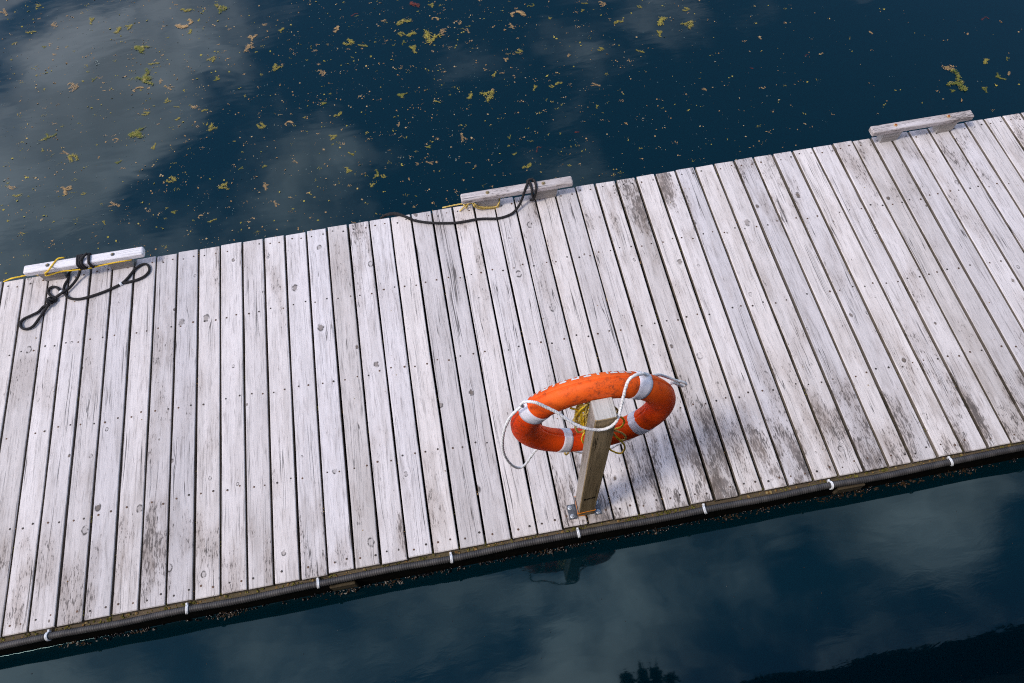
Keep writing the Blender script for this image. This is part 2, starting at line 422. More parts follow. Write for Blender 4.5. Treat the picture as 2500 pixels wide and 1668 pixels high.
for k in range(-5, 56):
    (xt0, xb0), (xt1, xb1) = gapx(k), gapx(k + 1)
    gw = .0063 + rs.uniform(-.0015, .0015) + (.0015 if k > 27 else 0)
    if k in (46,): gw = .005
    y0 = rs.uniform(-.004, .004); y1 = W + rs.uniform(-.005, .004)
    th = .038; dzp = rs.uniform(-.0022, .0016); tilt = rs.uniform(-.0014, .0014)
    cx = (xt0 + xt1 + xb0 + xb1) / 4
    mbp = MB(); ys = [y0, y0 + .005, .35, .8, 1.2, 1.6, 2.0, y1 - .005, y1]
    rings = []
    ex = []
    for i, y in enumerate(ys):
        f = (y - y0) / (y1 - y0)
        a = xb0 + (xt0 - xb0) * f + gw + rs.uniform(-.0016, .0016)
        c_ = xb1 + (xt1 - xb1) * f - gw + rs.uniform(-.0016, .0016)
        e = .004 if i in (0, len(ys) - 1) else 0
        c = .0035
        mid = dzp + rs.uniform(-.0006, .0006)
        zl, zr = mid - tilt - e, mid + tilt - e
        rings.append([(a, y, -th), (c_, y, -th), (c_, y, zr - c), (c_ - c, y, zr), (a + c, y, zl), (a, y, zl - c)])
        ex.append((y, a, c_, (zl + zr) / 2))
    plank_edges[k] = ex
    mbp.quad_strip([[(q[0] - cx, q[1] - W / 2, q[2]) for q in r] for r in rings])
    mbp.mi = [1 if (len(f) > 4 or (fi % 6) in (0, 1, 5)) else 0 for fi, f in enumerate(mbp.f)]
    o = link('plank', mbp.mesh('plank'), [DECK, DECKSIDE], dock, (cx, W / 2, 0))
    o['stain'] = rs.uniform(-.10, .24) + (.25 if rs.random() < .15 else 0) + (.14 if k > 27 else 0)
    o['stain_near'] = near_stain.get(k, .5) * .95
    o['stain_far'] = far_stain.get(k, rs.uniform(-.1, .25))
    for row in NAILROWS:
        for s_ in (.27, .76):
            if rs.random() < .06: continue
            f = (row) / W
            a = xb0 + (xt0 - xb0) * f; c_ = xb1 + (xt1 - xb1) * f
            nx = a + (c_ - a) * (s_ + rs.uniform(-.07, .07)); ny = row + rs.uniform(-.014, .014)
            r_ = rs.uniform(.0050, .0070)
            nails.lathe([(r_, dzp - .003), (r_, dzp + .0012), (r_ * .6, dzp + .0018)], (nx, ny, 0), 7)
nl = part('nail_heads', nails, NAIL, dock); nl['kind'] = 'stuff'
# frame under the planks
for row in NAILROWS[1:4]:
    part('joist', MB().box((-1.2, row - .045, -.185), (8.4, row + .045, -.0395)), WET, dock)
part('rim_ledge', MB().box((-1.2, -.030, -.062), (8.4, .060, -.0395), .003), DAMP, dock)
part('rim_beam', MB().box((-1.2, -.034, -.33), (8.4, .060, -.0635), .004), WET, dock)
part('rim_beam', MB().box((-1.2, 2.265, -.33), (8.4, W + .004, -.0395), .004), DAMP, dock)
for x in (-.9, 1.6, 4.1, 6.6):
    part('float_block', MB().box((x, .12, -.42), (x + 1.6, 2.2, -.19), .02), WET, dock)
rs = random.Random(5)
for x0 in (2.02, 4.98):
    l = rs.uniform(.10, .17)
    part('edge_wedge', MB().box((x0, -.052, -.215), (x0 + l, -.0345, -.10 - rs.uniform(0, .03)), .004), BLOCK if rs.random() < .5 else DAMP, dock)

# moss, grit and leaf litter on the rim ledge and in the gaps (uncountable)
def blob(mbx, c, r, flat=.5, n=5):
    a0 = rs.uniform(0, 6.28)
    rings = [[(c[0] + r * q * math.cos(a0 + 6.283 * i / n) * rs.uniform(.7, 1.25), c[1] + r * q * math.sin(a0 + 6.283 * i / n) * rs.uniform(.7, 1.25), c[2] + r * flat * z) for i in range(n)] for q, z in ((.9, 0), (1, .4), (.5, 1))]
    mbx.quad_strip(rings)
mo = MB(); de = MB()
for i in range(520):
    x = rs.uniform(-1, 8); y = rs.uniform(-.016, .001)
    blob(mo if rs.random() < .4 else de, (x, y, -.0395 + rs.uniform(-.002, .003)), abs(rs.gauss(.0025, .003)) + .0015, .8)
for i in range(45):   # lumps of moss
    x = rs.uniform(-1, 8)
    for j in range(rs.randint(4, 9)): blob(mo, (x + rs.gauss(0, .014), rs.uniform(-.02, 0), -.036), rs.uniform(.003, .007), .9)
for i in range(170):
    k = rs.randint(0, 50); t_, b_ = gapx(k); y = rs.uniform(.02, W - .03); x = b_ + (t_ - b_) * y / W + rs.uniform(-.003, .003)
    z = -rs.uniform(.004, .03)
    n_ = rs.randint(1, 4); who = mo if rs.random() < .6 else de
    for j in range(n_): blob(who, (x + rs.uniform(-.002, .002), y + rs.gauss(0, .012), z), rs.uniform(.002, .0045), 1)
for i in range(26):
    k = rs.randint(0, 50); t_, b_ = gapx(k); x = b_ + rs.uniform(-.003, .003); y = rs.uniform(.0, .02)
    for j in range(4): blob(mo, (x + rs.uniform(-.004, .004), y + rs.uniform(-.006, .006), -.03 + rs.uniform(0, .02)), .004, .9)
for i in range(70):
    x = rs.uniform(0, 7.2); y = rs.uniform(.03, 2.3)
    blob(de, (x, y, .0005), rs.uniform(.0012, .0045), .5)
o = part('moss', mo, MOSS, dock); o['kind'] = 'stuff'
o = part('leaf_litter', de, DEBRIS, dock); o['kind'] = 'stuff'

# growth along the waterline
mu = MB(); ke = MB()
for i in range(620):
    cl = rs.choice((.75, .8, 1.35, 1.5, 1.9, 2.2, 2.55, 2.7, 2.95, 3.1, 3.3, 3.45, 3.7, 4.0, 4.2, 4.5, 4.7, 5.0, 5.3, 5.6, 5.9, 6.2))
    x = cl + rs.gauss(0, .10); y = -.036 - abs(rs.gauss(.006, .008)); z = WZ + rs.gauss(.004, .012)
    a = rs.uniform(0, 6.28); L = rs.uniform(.005, .013)
    M = Matrix.Rotation(a, 3, 'Z') @ Matrix.Rotation(rs.uniform(-.9, .9), 3, 'X') @ Matrix.Diagonal((1, .55, .45))
    mu.lathe([(L * .2, -L), (L * .75, -L * .5), (L * .95, .1 * L), (L * .6, L * .8), (L * .1, L * 1.05)], (x, y, z), 7, M=Matrix.Rotation(rs.uniform(0, 3.1), 3, 'Y') @ M)
def leafy(mbx, c, n, spread, size, z0, zs=.3):
    for i in range(n):
        a = rs.uniform(0, 6.28); p_ = Vector((c[0] + rs.gauss(0, spread[0]), c[1] + rs.gauss(0, spread[1]), z0 + abs(rs.gauss(0, spread[2]))))
        l = size * rs.uniform(.5, 1.5); w_ = l * rs.uniform(.25, .6)
        d_ = Vector((math.cos(a), math.sin(a), rs.uniform(-zs, zs))) * l; s_ = Vector((-math.sin(a), math.cos(a), rs.uniform(-zs, zs))) * w_
        mbx.face([p_ - d_ * .5, p_ + s_ * .5, p_ + d_ * .6, p_ - s_ * .5])
for x in (.55, .9, 1.4, 2.05, 2.35, 3.25, 3.9, 4.35, 4.6, 4.95, 5.05, 5.2, 5.45, 5.6, 5.75, 5.85):
    leafy(ke, (x, -.052), rs.randint(14, 45), (.05, .010, .012), .014, WZ + .001)
o = part('mussels', mu, MUSSEL, dock, True); o['kind'] = 'stuff'
o = part('waterline_seaweed', ke, KELP, dock); o['kind'] = 'stuff'
# meniscus of water climbing the wet beam
rings = []
for i in range(0, 700):
    x = -1.0 + i * .0128
    r_ = .0040 + .0016 * math.sin(x * 9.3) + rs.uniform(-.0015, .0015)
    yb = -.0345
    rings.append([(x, yb - r_ * (1 - math.sin(t)) , WZ + r_ * (1 - math.cos(t)) + .0006) for t in (0.0, .4, .8, 1.15, 1.45)])
mb = MB(); mb.quad_strip(rings, closed=False, cap=False)
mn = part('meniscus', mb, WATER, water, True)

# ------------------------------------------------------------------ corrugated hose along the near edge, with cable ties
hose = thing('corrugated_hose', 'black corrugated hose tied along the near edge of the dock', 'hose', (3.6, -.034, -.040))
def hose_c(x):
    s = .5 - .5 * math.cos((x - .534) / .727 * 2 * math.pi)
    return Vector((x, -.0385 - .006 * s * math.sin(x * 1.7) - .002 * math.sin(x * 5.1), -.0225 - .005 * s))
rings = []; n = 12; x = -1.0; i = 0
while x < 8.2:
    c = hose_c(x); r_ = (.0192, .0192, .0158)[i % 3]
    rings.append([(c.x, c.y + r_ * math.cos(2 * math.pi * j / n), c.z + r_ * math.sin(2 * math.pi * j / n)) for j in range(n)])
    x += .0042; i += 1
mb = MB(); mb.quad_strip(rings); part('hose_tube', mb, HOSE, hose, True)
for i in range(-1, 11):
    x = .534 + .727 * i; c = hose_c(x); mb = MB()
    lean = rs.uniform(-.008, .008); x += rs.uniform(-.012, .012); c = hose_c(x)
    for k in (-1, 1):
        pts = [Vector((x + k * .0035 + lean * math.sin(a), c.y + .0215 * math.cos(a), c.z + .0215 * math.sin(a))) for a in [2 * math.pi * j / 14 for j in range(15)]]
        mb.tube(pts, .0042, 5)
    mb.box((x - .006, -.018, -.0400), (x + .006, -.004, c.z + .010), .002)
    part('cable_tie', mb, WTIE, hose, True)

# ------------------------------------------------------------------ timber mooring cleats on the far edge
def cleat(x0, x1, blocks, woodm, boltm, washm, label, miter):
    t = thing('mooring_cleat', label, 'cleat', ((x0 + x1) / 2, 2.312, 0), 'timber mooring cleats along the far edge')
    y0, y1, z0, z1 = 2.279, 2.343, .090, .132
    cx = (x0 + x1) / 2
    # rail with rounded arrises and mitred ends
    def sect(x, s, ins=0):
        c = .005
        yy0, yy1, zz0, zz1 = y0 + ins, y1 - ins, z0 + ins, z1 - ins
        return [(x, yy0 + c, zz0), (x, yy1 - c, zz0), (x, yy1, zz0 + c), (x, yy1, zz1 - c), (x, yy1 - c, zz1), (x, yy0 + c, zz1), (x, yy0, zz1 - c), (x, yy0, zz0 + c)]
    xs = [(x0, .006), (x0 + .007, 0)] + [(x0 + (x1 - x0) * f, 0) for f in (.2, .4, .6, .8)] + [(x1 - .007, 0), (x1, .006)]
    mb = MB(); mb.quad_strip([[(q[0] - cx, q[1] - 2.312, q[2] - .11) for q in sect(x, 0, i_)] for x, i_ in xs])
    rail = link('rail', mb.mesh('rail'), woodm, t, (cx, 2.312, .11))
    for (a, b_) in blocks:
        bx = (a + b_) / 2; mb = MB(); e = .012
        lo = [(a - bx, 2.286 - 2.312, .0005), (b_ - bx, 2.286 - 2.312, .0005), (b_ - bx, 2.340 - 2.312, .0005), (a - bx, 2.340 - 2.312, .0005)]
        hi = [(a - bx - e * miter, 2.286 - 2.312, .0895), (b_ - bx + e, 2.286 - 2.312, .0895), (b_ - bx + e, 2.340 - 2.312, .0895), (a - bx - e * miter, 2.340 - 2.312, .0895)]
        mb.quad_strip([lo, hi]); link('support_block', mb.mesh('support_block'), BLOCK, t, (bx, 2.312, 0))
        xb = bx + (.012 if b_ < cx else -.012)
        bo = MB(); bo.lathe([(.0135, .1322), (.0135, .1345), (.010, .1352)], (xb, 2.314, 0), 14)
        wo = part('washer', bo, washm, t)
        bo = MB(); bo.lathe([(.0068, .1350), (.0068, .1405), (.0040, .1425)], (xb + .001, 2.3145, 0), 6 if boltm is not RUST else 12)
        part('bolt_head', bo, boltm, t)
    return t
cleat(.212, .992, [(.290, .425), (.737, .876)], PAINT, WASH, STEEL, 'white painted timber cleat wrapped in black and yellow rope', .6)
cleat(3.140, 3.918, [(3.242, 3.385), (3.656, 3.800)], CLEAT, WASH, WASH, 'grey timber cleat with brass-coloured washers and a single black rope looped over it', .3)
cleat(6.078, 6.832, [(6.180, 6.305), (6.602, 6.720)], CLEAT, RUST, WASHR, 'bare grey timber cleat with two orange rusty bolts and no rope', 0.2)

# ------------------------------------------------------------------ ropes at the cleats
PATH = {
 'c1_a': [(0.635, 2.343, 0.15), (0.614, 2.322, 0.152), (0.591, 2.293, 0.14), (0.553, 2.289, 0.07), (0.516, 2.252, 0.03), (0.467, 2.193, 0.018), (0.426, 2.156, 0.024), (0.374, 2.133, 0.013), (0.347, 2.104, 0.018), (0.326, 2.079, 0.018), (0.298, 2.075, 0.011), (0.273, 2.043, 0.011), (0.224, 2.022, 0.011), (0.179, 2.003, 0.011), (0.163, 1.972, 0.011), (0.178, 1.936, 0.011), (0.212, 1.922, 0.011), (0.248, 1.935, 0.011), (0.276, 1.98, 0.011), (0.303, 2.028, 0.011), (0.326, 2.063, 0.016), (0.338, 2.084, 0.02)],
 'c1_b': [(0.599, 2.294, 0.11), (0.526, 2.317, 0.05), (0.467, 2.334, 0.02), (0.443, 2.309, 0.011), (0.442, 2.268, 0.011), (0.424, 2.224, 0.011), (0.421, 2.183, 0.011), (0.437, 2.142, 0.011), (0.466, 2.11, 0.011), (0.521, 2.09, 0.011), (0.583, 2.092, 0.011), (0.658, 2.106, 0.011), (0.729, 2.126, 0.011), (0.804, 2.157, 0.011), (0.845, 2.197, 0.011), (0.891, 2.26, 0.011), (0.938, 2.287, 0.011), (0.973, 2.273, 0.011), (0.985, 2.228, 0.011), (0.962, 2.191, 0.011), (0.92, 2.17, 0.011), (0.872, 2.162, 0.011), (0.819, 2.158, 0.011)],
 'c1_c': [(0.42, 2.158, 0.014), (0.402, 2.175, 0.011), (0.377, 2.21, 0.011), (0.349, 2.224, 0.011), (0.323, 2.214, 0.011), (0.319, 2.186, 0.011), (0.342, 2.152, 0.011), (0.371, 2.132, 0.011), (0.378, 2.111, 0.011), (0.355, 2.096, 0.014)],
 'c1_y': [(-0.082, 2.439, -0.12), (0.007, 2.377, -0.03), (0.065, 2.351, 0.012), (0.115, 2.357, 0.008), (0.183, 2.36, 0.008), (0.233, 2.348, 0.008), (0.334, 2.279, 0.071), (0.376, 2.278, 0.077), (0.431, 2.277, 0.09), (0.47, 2.276, 0.09), (0.514, 2.276, 0.084), (0.607, 2.276, 0.077), (0.707, 2.277, 0.085), (0.787, 2.278, 0.09), (0.854, 2.279, 0.089), (0.899, 2.285, 0.083)],
 'c1_y2': [(0.334, 2.279, 0.071), (0.345, 2.272, 0.106), (0.37, 2.27, 0.123), (0.407, 2.27, 0.156), (0.4, 2.297, 0.136), (0.424, 2.334, 0.139), (0.442, 2.35, 0.139), (0.459, 2.353, 0.137), (0.473, 2.356, 0.128)],
 'c2_a': [(3.612, 2.352, 0.118), (3.611, 2.35, 0.14), (3.616, 2.343, 0.146), (3.6, 2.311, 0.146), (3.586, 2.29, 0.138), (3.575, 2.278, 0.118), (3.565, 2.27, 0.088), (3.551, 2.259, 0.058), (3.524, 2.233, 0.03), (3.481, 2.2, 0.015), (3.429, 2.182, 0.011), (3.36, 2.176, 0.011), (3.271, 2.193, 0.011), (3.211, 2.198, 0.011), (3.132, 2.196, 0.011), (3.059, 2.2, 0.011), (2.941, 2.224, 0.011), (2.853, 2.252, 0.011), (2.784, 2.284, 0.011), (2.745, 2.317, 0.011), (2.711, 2.34, 0.012), (2.665, 2.358, 0.013), (2.628, 2.361, 0.012), (2.594, 2.382, -0.02), (2.557, 2.448, -0.12)],
 'c2_b': [(3.612, 2.352, 0.1), (3.612, 2.35, 0.142), (3.622, 2.33, 0.143), (3.626, 2.321, 0.142), (3.628, 2.272, 0.132), (3.628, 2.268, 0.1), (3.634, 2.272, 0.06), (3.64, 2.274, 0.03), (3.632, 2.282, 0.012)],
 'c2_d': [(3.65, 2.355, 0.1), (3.65, 2.352, 0.142), (3.66, 2.33, 0.144), (3.66, 2.29, 0.142), (3.657, 2.27, 0.128), (3.65, 2.266, 0.09), (3.642, 2.27, 0.05), (3.634, 2.276, 0.02), (3.622, 2.29, 0.012)],
 'c2_e': [(3.612, 2.35, 0.142), (3.625, 2.352, 0.15), (3.64, 2.352, 0.15), (3.652, 2.35, 0.142)],
 'c2_c': [(2.785, 2.283, 0.016), (2.735, 2.324, 0.016), (2.683, 2.358, 0.016), (2.641, 2.367, 0.014), (2.603, 2.372, 0), (2.566, 2.438, -0.1)],
 'c2_y': [(3.006, 2.351, 0.004), (3.068, 2.352, 0.008), (3.143, 2.352, 0.01), (3.191, 2.344, 0.012), (3.216, 2.342, 0.014), (3.219, 2.28, 0.065), (3.232, 2.277, 0.042), (3.267, 2.275, 0.018), (3.316, 2.274, 0.012), (3.367, 2.275, -0.008), (3.39, 2.278, 0.009), (3.4, 2.3, 0.03), (3.402, 2.33, 0.035)],
 'c2_y2': [(3.228, 2.33, 0.045), (3.228, 2.29, 0.042), (3.226, 2.276, 0.083), (3.251, 2.274, 0.05), (3.304, 2.272, 0.029), (3.368, 2.274, 0.015), (3.388, 2.276, 0.031), (3.405, 2.3, 0.05), (3.404, 2.33, 0.05)],
 'c2_y3': [(3.197, 2.337, 0.02), (3.164, 2.328, 0.015), (3.136, 2.305, 0.012), (3.118, 2.293, 0.008)],
 'c2_y4': [(3.172, 2.334, 0.025), (3.153, 2.326, 0.03), (3.163, 2.309, 0.03), (3.179, 2.317, 0.025), (3.163, 2.304, 0.012)],
 'g_top': [(3.189, 0.175, 1.411), (3.179, 0.15, 1.491), (3.195, 0.135, 1.546), (3.232, 0.12, 1.552), (3.274, 0.105, 1.517), (3.308, 0.09, 1.491), (3.357, 0.06, 1.446), (3.408, 0.036, 1.414), (3.469, 0.03, 1.379), (3.511, 0.03, 1.389), (3.541, 0.045, 1.407), (3.563, 0.08, 1.437), (3.577, 0.11, 1.498), (3.593, 0.135, 1.56), (3.62, 0.15, 1.569), (3.661, 0.165, 1.539)],
 'g_left': [(3.186, 0.185, 1.389), (3.162, 0.19, 1.341), (3.134, 0.19, 1.28), (3.107, 0.19, 1.162), (3.091, 0.19, 1.001), (3.094, 0.195, 0.823), (3.12, 0.2, 0.661), (3.159, 0.205, 0.566), (3.196, 0.215, 0.583), (3.234, 0.225, 0.68), (3.264, 0.235, 0.718), (3.311, 0.24, 0.737)],
 'g_right': [(3.675, 0.19, 1.485), (3.722, 0.21, 1.4), (3.786, 0.25, 1.302), (3.84, 0.27, 1.215), (3.891, 0.27, 1.158), (3.932, 0.27, 1.12), (3.946, 0.27, 1.09), (3.933, 0.27, 1.081), (3.893, 0.265, 1.135), (3.866, 0.26, 1.166), (3.85, 0.26, 1.133)],
 'g_low': [(3.357, 0.24, 0.713), (3.433, 0.25, 0.562), (3.523, 0.25, 0.462), (3.615, 0.25, 0.447), (3.65, 0.25, 0.473), (3.688, 0.25, 0.518), (3.751, 0.245, 0.593), (3.788, 0.24, 0.714)],
 'y1': [(3.457, 0.15, 1.405), (3.448, 0.155, 1.34), (3.44, 0.16, 1.298), (3.431, 0.165, 1.254), (3.419, 0.17, 1.202), (3.406, 0.17, 1.176), (3.42, 0.165, 1.154), (3.441, 0.16, 1.129), (3.457, 0.15, 1.168), (3.467, 0.15, 1.206)],
 'y2': [(3.459, 0.152, 1.352), (3.445, 0.16, 1.31), (3.435, 0.165, 1.268), (3.422, 0.17, 1.221), (3.411, 0.17, 1.184), (3.404, 0.17, 1.166), (3.418, 0.165, 1.204), (3.436, 0.16, 1.212), (3.453, 0.155, 1.263), (3.463, 0.15, 1.3)],
 'y3': [(3.457, 0.15, 1.338), (3.443, 0.15, 1.28), (3.439, 0.145, 1.241), (3.441, 0.145, 1.188), (3.444, 0.14, 1.145), (3.451, 0.14, 1.085), (3.445, 0.14, 1.042), (3.444, 0.14, 0.995), (3.454, 0.14, 0.947), (3.471, 0.145, 0.907)],
 'y4': [(3.383, 0.16, 1.339), (3.403, 0.16, 1.315), (3.423, 0.155, 1.297), (3.441, 0.15, 1.3), (3.464, 0.15, 1.249)],
 'y5': [(3.423, 0.16, 1.35), (3.428, 0.155, 1.305), (3.433, 0.15, 1.263), (3.44, 0.148, 1.202), (3.453, 0.145, 1.15), (3.467, 0.145, 1.121)],
 'y6': [(3.456, 0.145, 1.305), (3.447, 0.145, 1.259), (3.453, 0.142, 1.211), (3.465, 0.142, 1.173), (3.456, 0.142, 1.155), (3.449, 0.142, 1.137), (3.456, 0.14, 1.246), (3.441, 0.145, 1.282), (3.433, 0.15, 1.232), (3.424, 0.155, 1.193), (3.436, 0.15, 1.178), (3.454, 0.145, 1.266)],
 'y7': [(3.572, 0.15, 1.028), (3.592, 0.145, 1.036), (3.614, 0.14, 1.061), (3.624, 0.138, 1.1), (3.622, 0.138, 1.139), (3.611, 0.14, 1.172), (3.598, 0.142, 1.184), (3.587, 0.145, 1.177), (3.579, 0.15, 1.141)],
 'y8': [(3.57, 0.148, 1.045), (3.593, 0.144, 1.021), (3.621, 0.14, 0.994), (3.644, 0.138, 0.952), (3.653, 0.138, 0.911), (3.644, 0.138, 0.891), (3.62, 0.14, 0.911), (3.598, 0.142, 0.965), (3.584, 0.148, 0.992)],
 'y9': [(3.58, 0.148, 0.988), (3.602, 0.14, 0.956), (3.629, 0.136, 0.898), (3.655, 0.136, 0.822), (3.663, 0.136, 0.766), (3.656, 0.136, 0.716), (3.639, 0.138, 0.71), (3.613, 0.14, 0.742), (3.593, 0.145, 0.772), (3.587, 0.15, 0.807)],
 'y10': [(3.571, 0.155, 1.269), (3.583, 0.155, 1.248), (3.59, 0.155, 1.22), (3.585, 0.155, 1.19), (3.576, 0.152, 1.181)],
 'y11': [(3.408, 0.2, 0.673), (3.393, 0.19, 0.681), (3.388, 0.19, 0.691), (3.389, 0.2, 0.69), (3.4, 0.21, 0.691)]}
def cord(name, keys, rad, matr, label, base, strand=False, extra=None, pitch=.02):
    mb = MB()
    for kk in keys:
        pts = spline(PATH[kk] if isinstance(kk, str) else kk)
        if strand: mb.strands(pts, rad, pitch)
        else: mb.tube(pts, rad, 8)
    t = thing(name, label, 'rope', base)
    part('line', mb, matr, t, True)
    if extra: extra(t)
    return t
def wraps(xs, r=.009, ym=2.311, zm=.111, hy=.036, hz=.026, skew=.01):
    """turns of rope round a cleat rail"""
    out = []
    for x in xs:
        pts = []
        for j in range(17):
            a = 2 * math.pi * j / 16
            cy = math.cos(a); cz = math.sin(a)
            sq = 1 / max(abs(cy), abs(cz)) ** .75
            pts.append((x + skew * j / 16, ym + (hy + r * .6) * cy * min(sq, 1.25), zm + (hz + r * .6) * cz * min(sq, 1.25)))
        out.append(pts)
    return out
def whip(t, pos, dirv, r=.0125):
    d_ = Vector(dirv).normalized(); p_ = Vector(pos)
    mb = MB(); mb.tube([p_ - d_ * .008, p_, p_ + d_ * .008], r, 10)
    part('white_whipping', mb, WTIE, t, True)
def c1_extra(t):
    def d_(i, k): a = Vector(PATH[k][i]); b_ = Vector(PATH[k][i + 1]); return (a + b_) / 2, b_ - a
    p_, v = d_(12, 'c1_b'); whip(t, p_ + v * .45, v)
    p_, v = d_(0, 'c1_c'); whip(t, p_ + v * .1, v)
    # the stopper knot above the long eye
    k = Vector(PATH['c1_a'][8]); kn = MB()
    ax = (Vector(PATH['c1_a'][9]) - Vector(PATH['c1_a'][7])).normalized(); sd = Vector((-ax.y, ax.x, 0))
    for q in range(3):
        c = k + ax * (.017 * (q - 1)) + Vector((0, 0, .008)); pts = []
        for j in range(13):
            a = 2 * math.pi * j / 12
            pts.append(c + sd * math.cos(a) * .019 + Vector((0, 0, 1)) * math.sin(a) * .013 + ax * .010 * math.sin(a + q))
        kn.tube(pts, .0085, 7)
    part('knot', kn, BLACK, t, True)
cord('mooring_rope', ['c1_a', 'c1_b', 'c1_c'] + wraps([.566, .580, .594, .640], .0075), .0088, BLACK,
     'black mooring rope wound round the white cleat with eyes lying on the planks', (.55, 2.2, 0), extra=c1_extra)
cord('mooring_rope', ['c2_a', 'c2_b', 'c2_c', 'c2_d', 'c2_e'], .0088, BLACK,
     'black mooring rope snaking from the middle cleat over the dock edge', (3.3, 2.25, 0))
cord('yellow_rope', ['c1_y', 'c1_y2'], .0062, YEL, 'thin yellow rope running along the white cleat and off the dock', (.5, 2.33, 0), True)
cord('yellow_rope', ['c2_y', 'c2_y2', 'c2_y3', 'c2_y4'], .0062, YELD, 'faded yellow rope tied round the foot of the middle cleat', (3.25, 2.3, 0), True)

# ------------------------------------------------------------------ post with steel base
px0, py0, ph, pw = 3.4522, .0463, 1.4376, .0907
post = thing('wooden_post', 'square weathered wooden post standing on the near edge of the dock', 'post', (px0 + pw / 2, py0 + pw / 2, 0))
c = .004; mb = MB()
def pr(z, i=0):
    a0, a1, b0, b1 = px0 + i, px0 + pw - i, py0 + i, py0 + pw - i
    return [(a0 + c, b0, z), (a1 - c, b0, z), (a1, b0 + c, z), (a1, b1 - c, z), (a1 - c, b1, z), (a0 + c, b1, z), (a0, b1 - c, z), (a0, b0 + c, z)]
pcx, pcy = px0 + pw / 2, py0 + pw / 2
L = lambda r: [(q[0] - pcx, q[1] - pcy, q[2] - .7) for q in r]
mb.quad_strip([L(pr(.030)), L(pr(.5)), L(pr(1.0)), L(pr(ph - .004)), L(pr(ph, .003))])
for i, f in enumerate(mb.f):
    vs_ = [Vector(mb.v[j]) for j in f]
    nrm = (vs_[1] - vs_[0]).cross(vs_[2] - vs_[0])
    if len(f) > 4 and vs_[0].z > 0: mb.mi[i] = 2
    elif abs(nrm.x) > abs(nrm.y): mb.mi[i] = 1
link('timber', mb.mesh('timber'), [POSTW, POSTL, ENDG], post, (pcx, pcy, .7))
br = thing_b = MB()
zt = .105
for sx in (-1, 1):
    xf = px0 - .0045 if sx < 0 else px0 + pw + .0015
    br.box((xf, py0 + .004, .004), (xf + .003, py0 + pw - .004, zt), .0008)
    a, b_ = (px0 - .050, px0 - .0045) if sx < 0 else (px0 + pw + .0045, px0 + pw + .044)
    br.box((a, py0 - .006, .0022), (b_, py0 + .078, .0062), .0018)
br.box((px0 - .001, py0 + .004, .0022), (px0 + pw + .001, py0 + pw - .004, .0065))
br.box((px0 + .012, py0 + .012, .0067), (px0 + pw - .012, py0 + pw - .012, .0298))
base = part('steel_base', br, STEEL, post)
for (bx, by) in ((px0 - .030, py0 + .011), (px0 - .034, py0 + .060), (px0 + pw + .026, py0 + .010), (px0 + pw + .026, py0 + .062)):
    mb = MB(); mb.lathe([(.0125, .0063), (.0125, .0090), (.0090, .0100)], (bx, by, 0), 16)
    mb.lathe([(.0070, .0098), (.0070, .0150), (.0050, .0165)], (bx, by, 0), 6)
    part('bolt', mb, BOLT, base)
mb = MB(); e = .0022
zl = lambda x: .088 + .012 * (x - px0) / pw
loop = [(px0 - e, py0 + pw, .10), (px0 - e - .003, py0 + pw * .5, .092), (px0 - e, py0 - e, zl(px0)), (px0 + pw * .5, py0 - e, zl(px0 + pw * .5) + .002), (px0 + pw + e, py0 - e, zl(px0 + pw)), (px0 + pw + e + .002, py0 + pw * .5, .10), (px0 + pw + e, py0 + pw + e, .1), (px0 - e, py0 + pw + e, .10), (px0 - e, py0 + pw * .5, .102), (px0 - e - .003, py0 - e, .075), (px0 - .001, py0 - .004, .045), (px0 + .018, py0 - .005, .042), (px0 + .032, py0 - .006, .040), (px0 + .041, py0 - .008, .026), (px0 + .045, py0 - .010, .008)]
for i in range(len(loop) - 1): mb.tube([loop[i], loop[i + 1]], .0016, 5)
part('orange_string', mb, STRING, post)
# faint stamp on the front face
mb = MB(); st = [(-.030, .008), (-.026, .010), (-.018, .007), (-.012, .012), (-.004, .004), (.004, .014), (.010, .012), (.015, .008), (.022, .006)]
for i, (sx, wd) in enumerate(st):
    z = .335 + .02 * (sx / .09) + rs.uniform(-.004, .004); hh = rs.choice((.012, .022, .028))
    x = px0 + pw / 2 + sx
    mb.box((x, py0 - .0012, z), (x + .0035, py0 - .0002, z + hh))
    if i % 2: mb.box((x, py0 - .0012, z + hh - .005), (x + wd, py0 - .0002, z + hh))
    if i % 3 == 0: mb.box((x - .004, py0 - .0013, z + hh * .4), (x + wd * .6, py0 - .0002, z + hh * .4 + .004))
part('ink_stamp', mb, STAMP, post)
mb = MB(); mb.box((pcx - .012, py0 + pw, 1.335), (pcx + .012, py0 + pw + .125, 1.362), .003); mb.box((pcx - .010, py0 + pw + .112, 1.363), (pcx + .010, py0 + pw + .124, 1.395), .002)
part('hook', mb, STEEL, post)

# ------------------------------------------------------------------ life ring
RC = Vector((3.4983, .1945, 1.1330)); RR, RT, RE = .2992, .0529, 1.20
YAW = -.0278; LEAN = .0104
RM = Matrix.Rotation(YAW, 3, 'Z') @ Matrix.Rotation(LEAN, 3, 'X')
def ring_pt(th, ph, off=0.0):
    r_ = RT + off
    # moulding seam on the shoulder of the tube
    for s0 in (.05, math.pi):
        d_ = (ph - s0 + math.pi) % (2 * math.pi) - math.pi
        r_ -= .0045 * math.exp(-(d_ / .055) ** 2) - .0012 * math.exp(-((d_ - .20) / .12) ** 2)
    rr = RR + r_ * RE * math.cos(ph)
    return RM @ Vector((rr * math.cos(th), r_ * math.sin(ph), rr * math.sin(th)))
ringt = thing('life_ring', 'orange life ring with white reflective bands hung behind the post', 'life ring', tuple(RC))
mb = MB(); N1, N2 = 128, 144
for i in range(N1):
    for j in range(N2): mb.v.append(tuple(ring_pt(2 * math.pi * i / N1, 2 * math.pi * j / N2)))
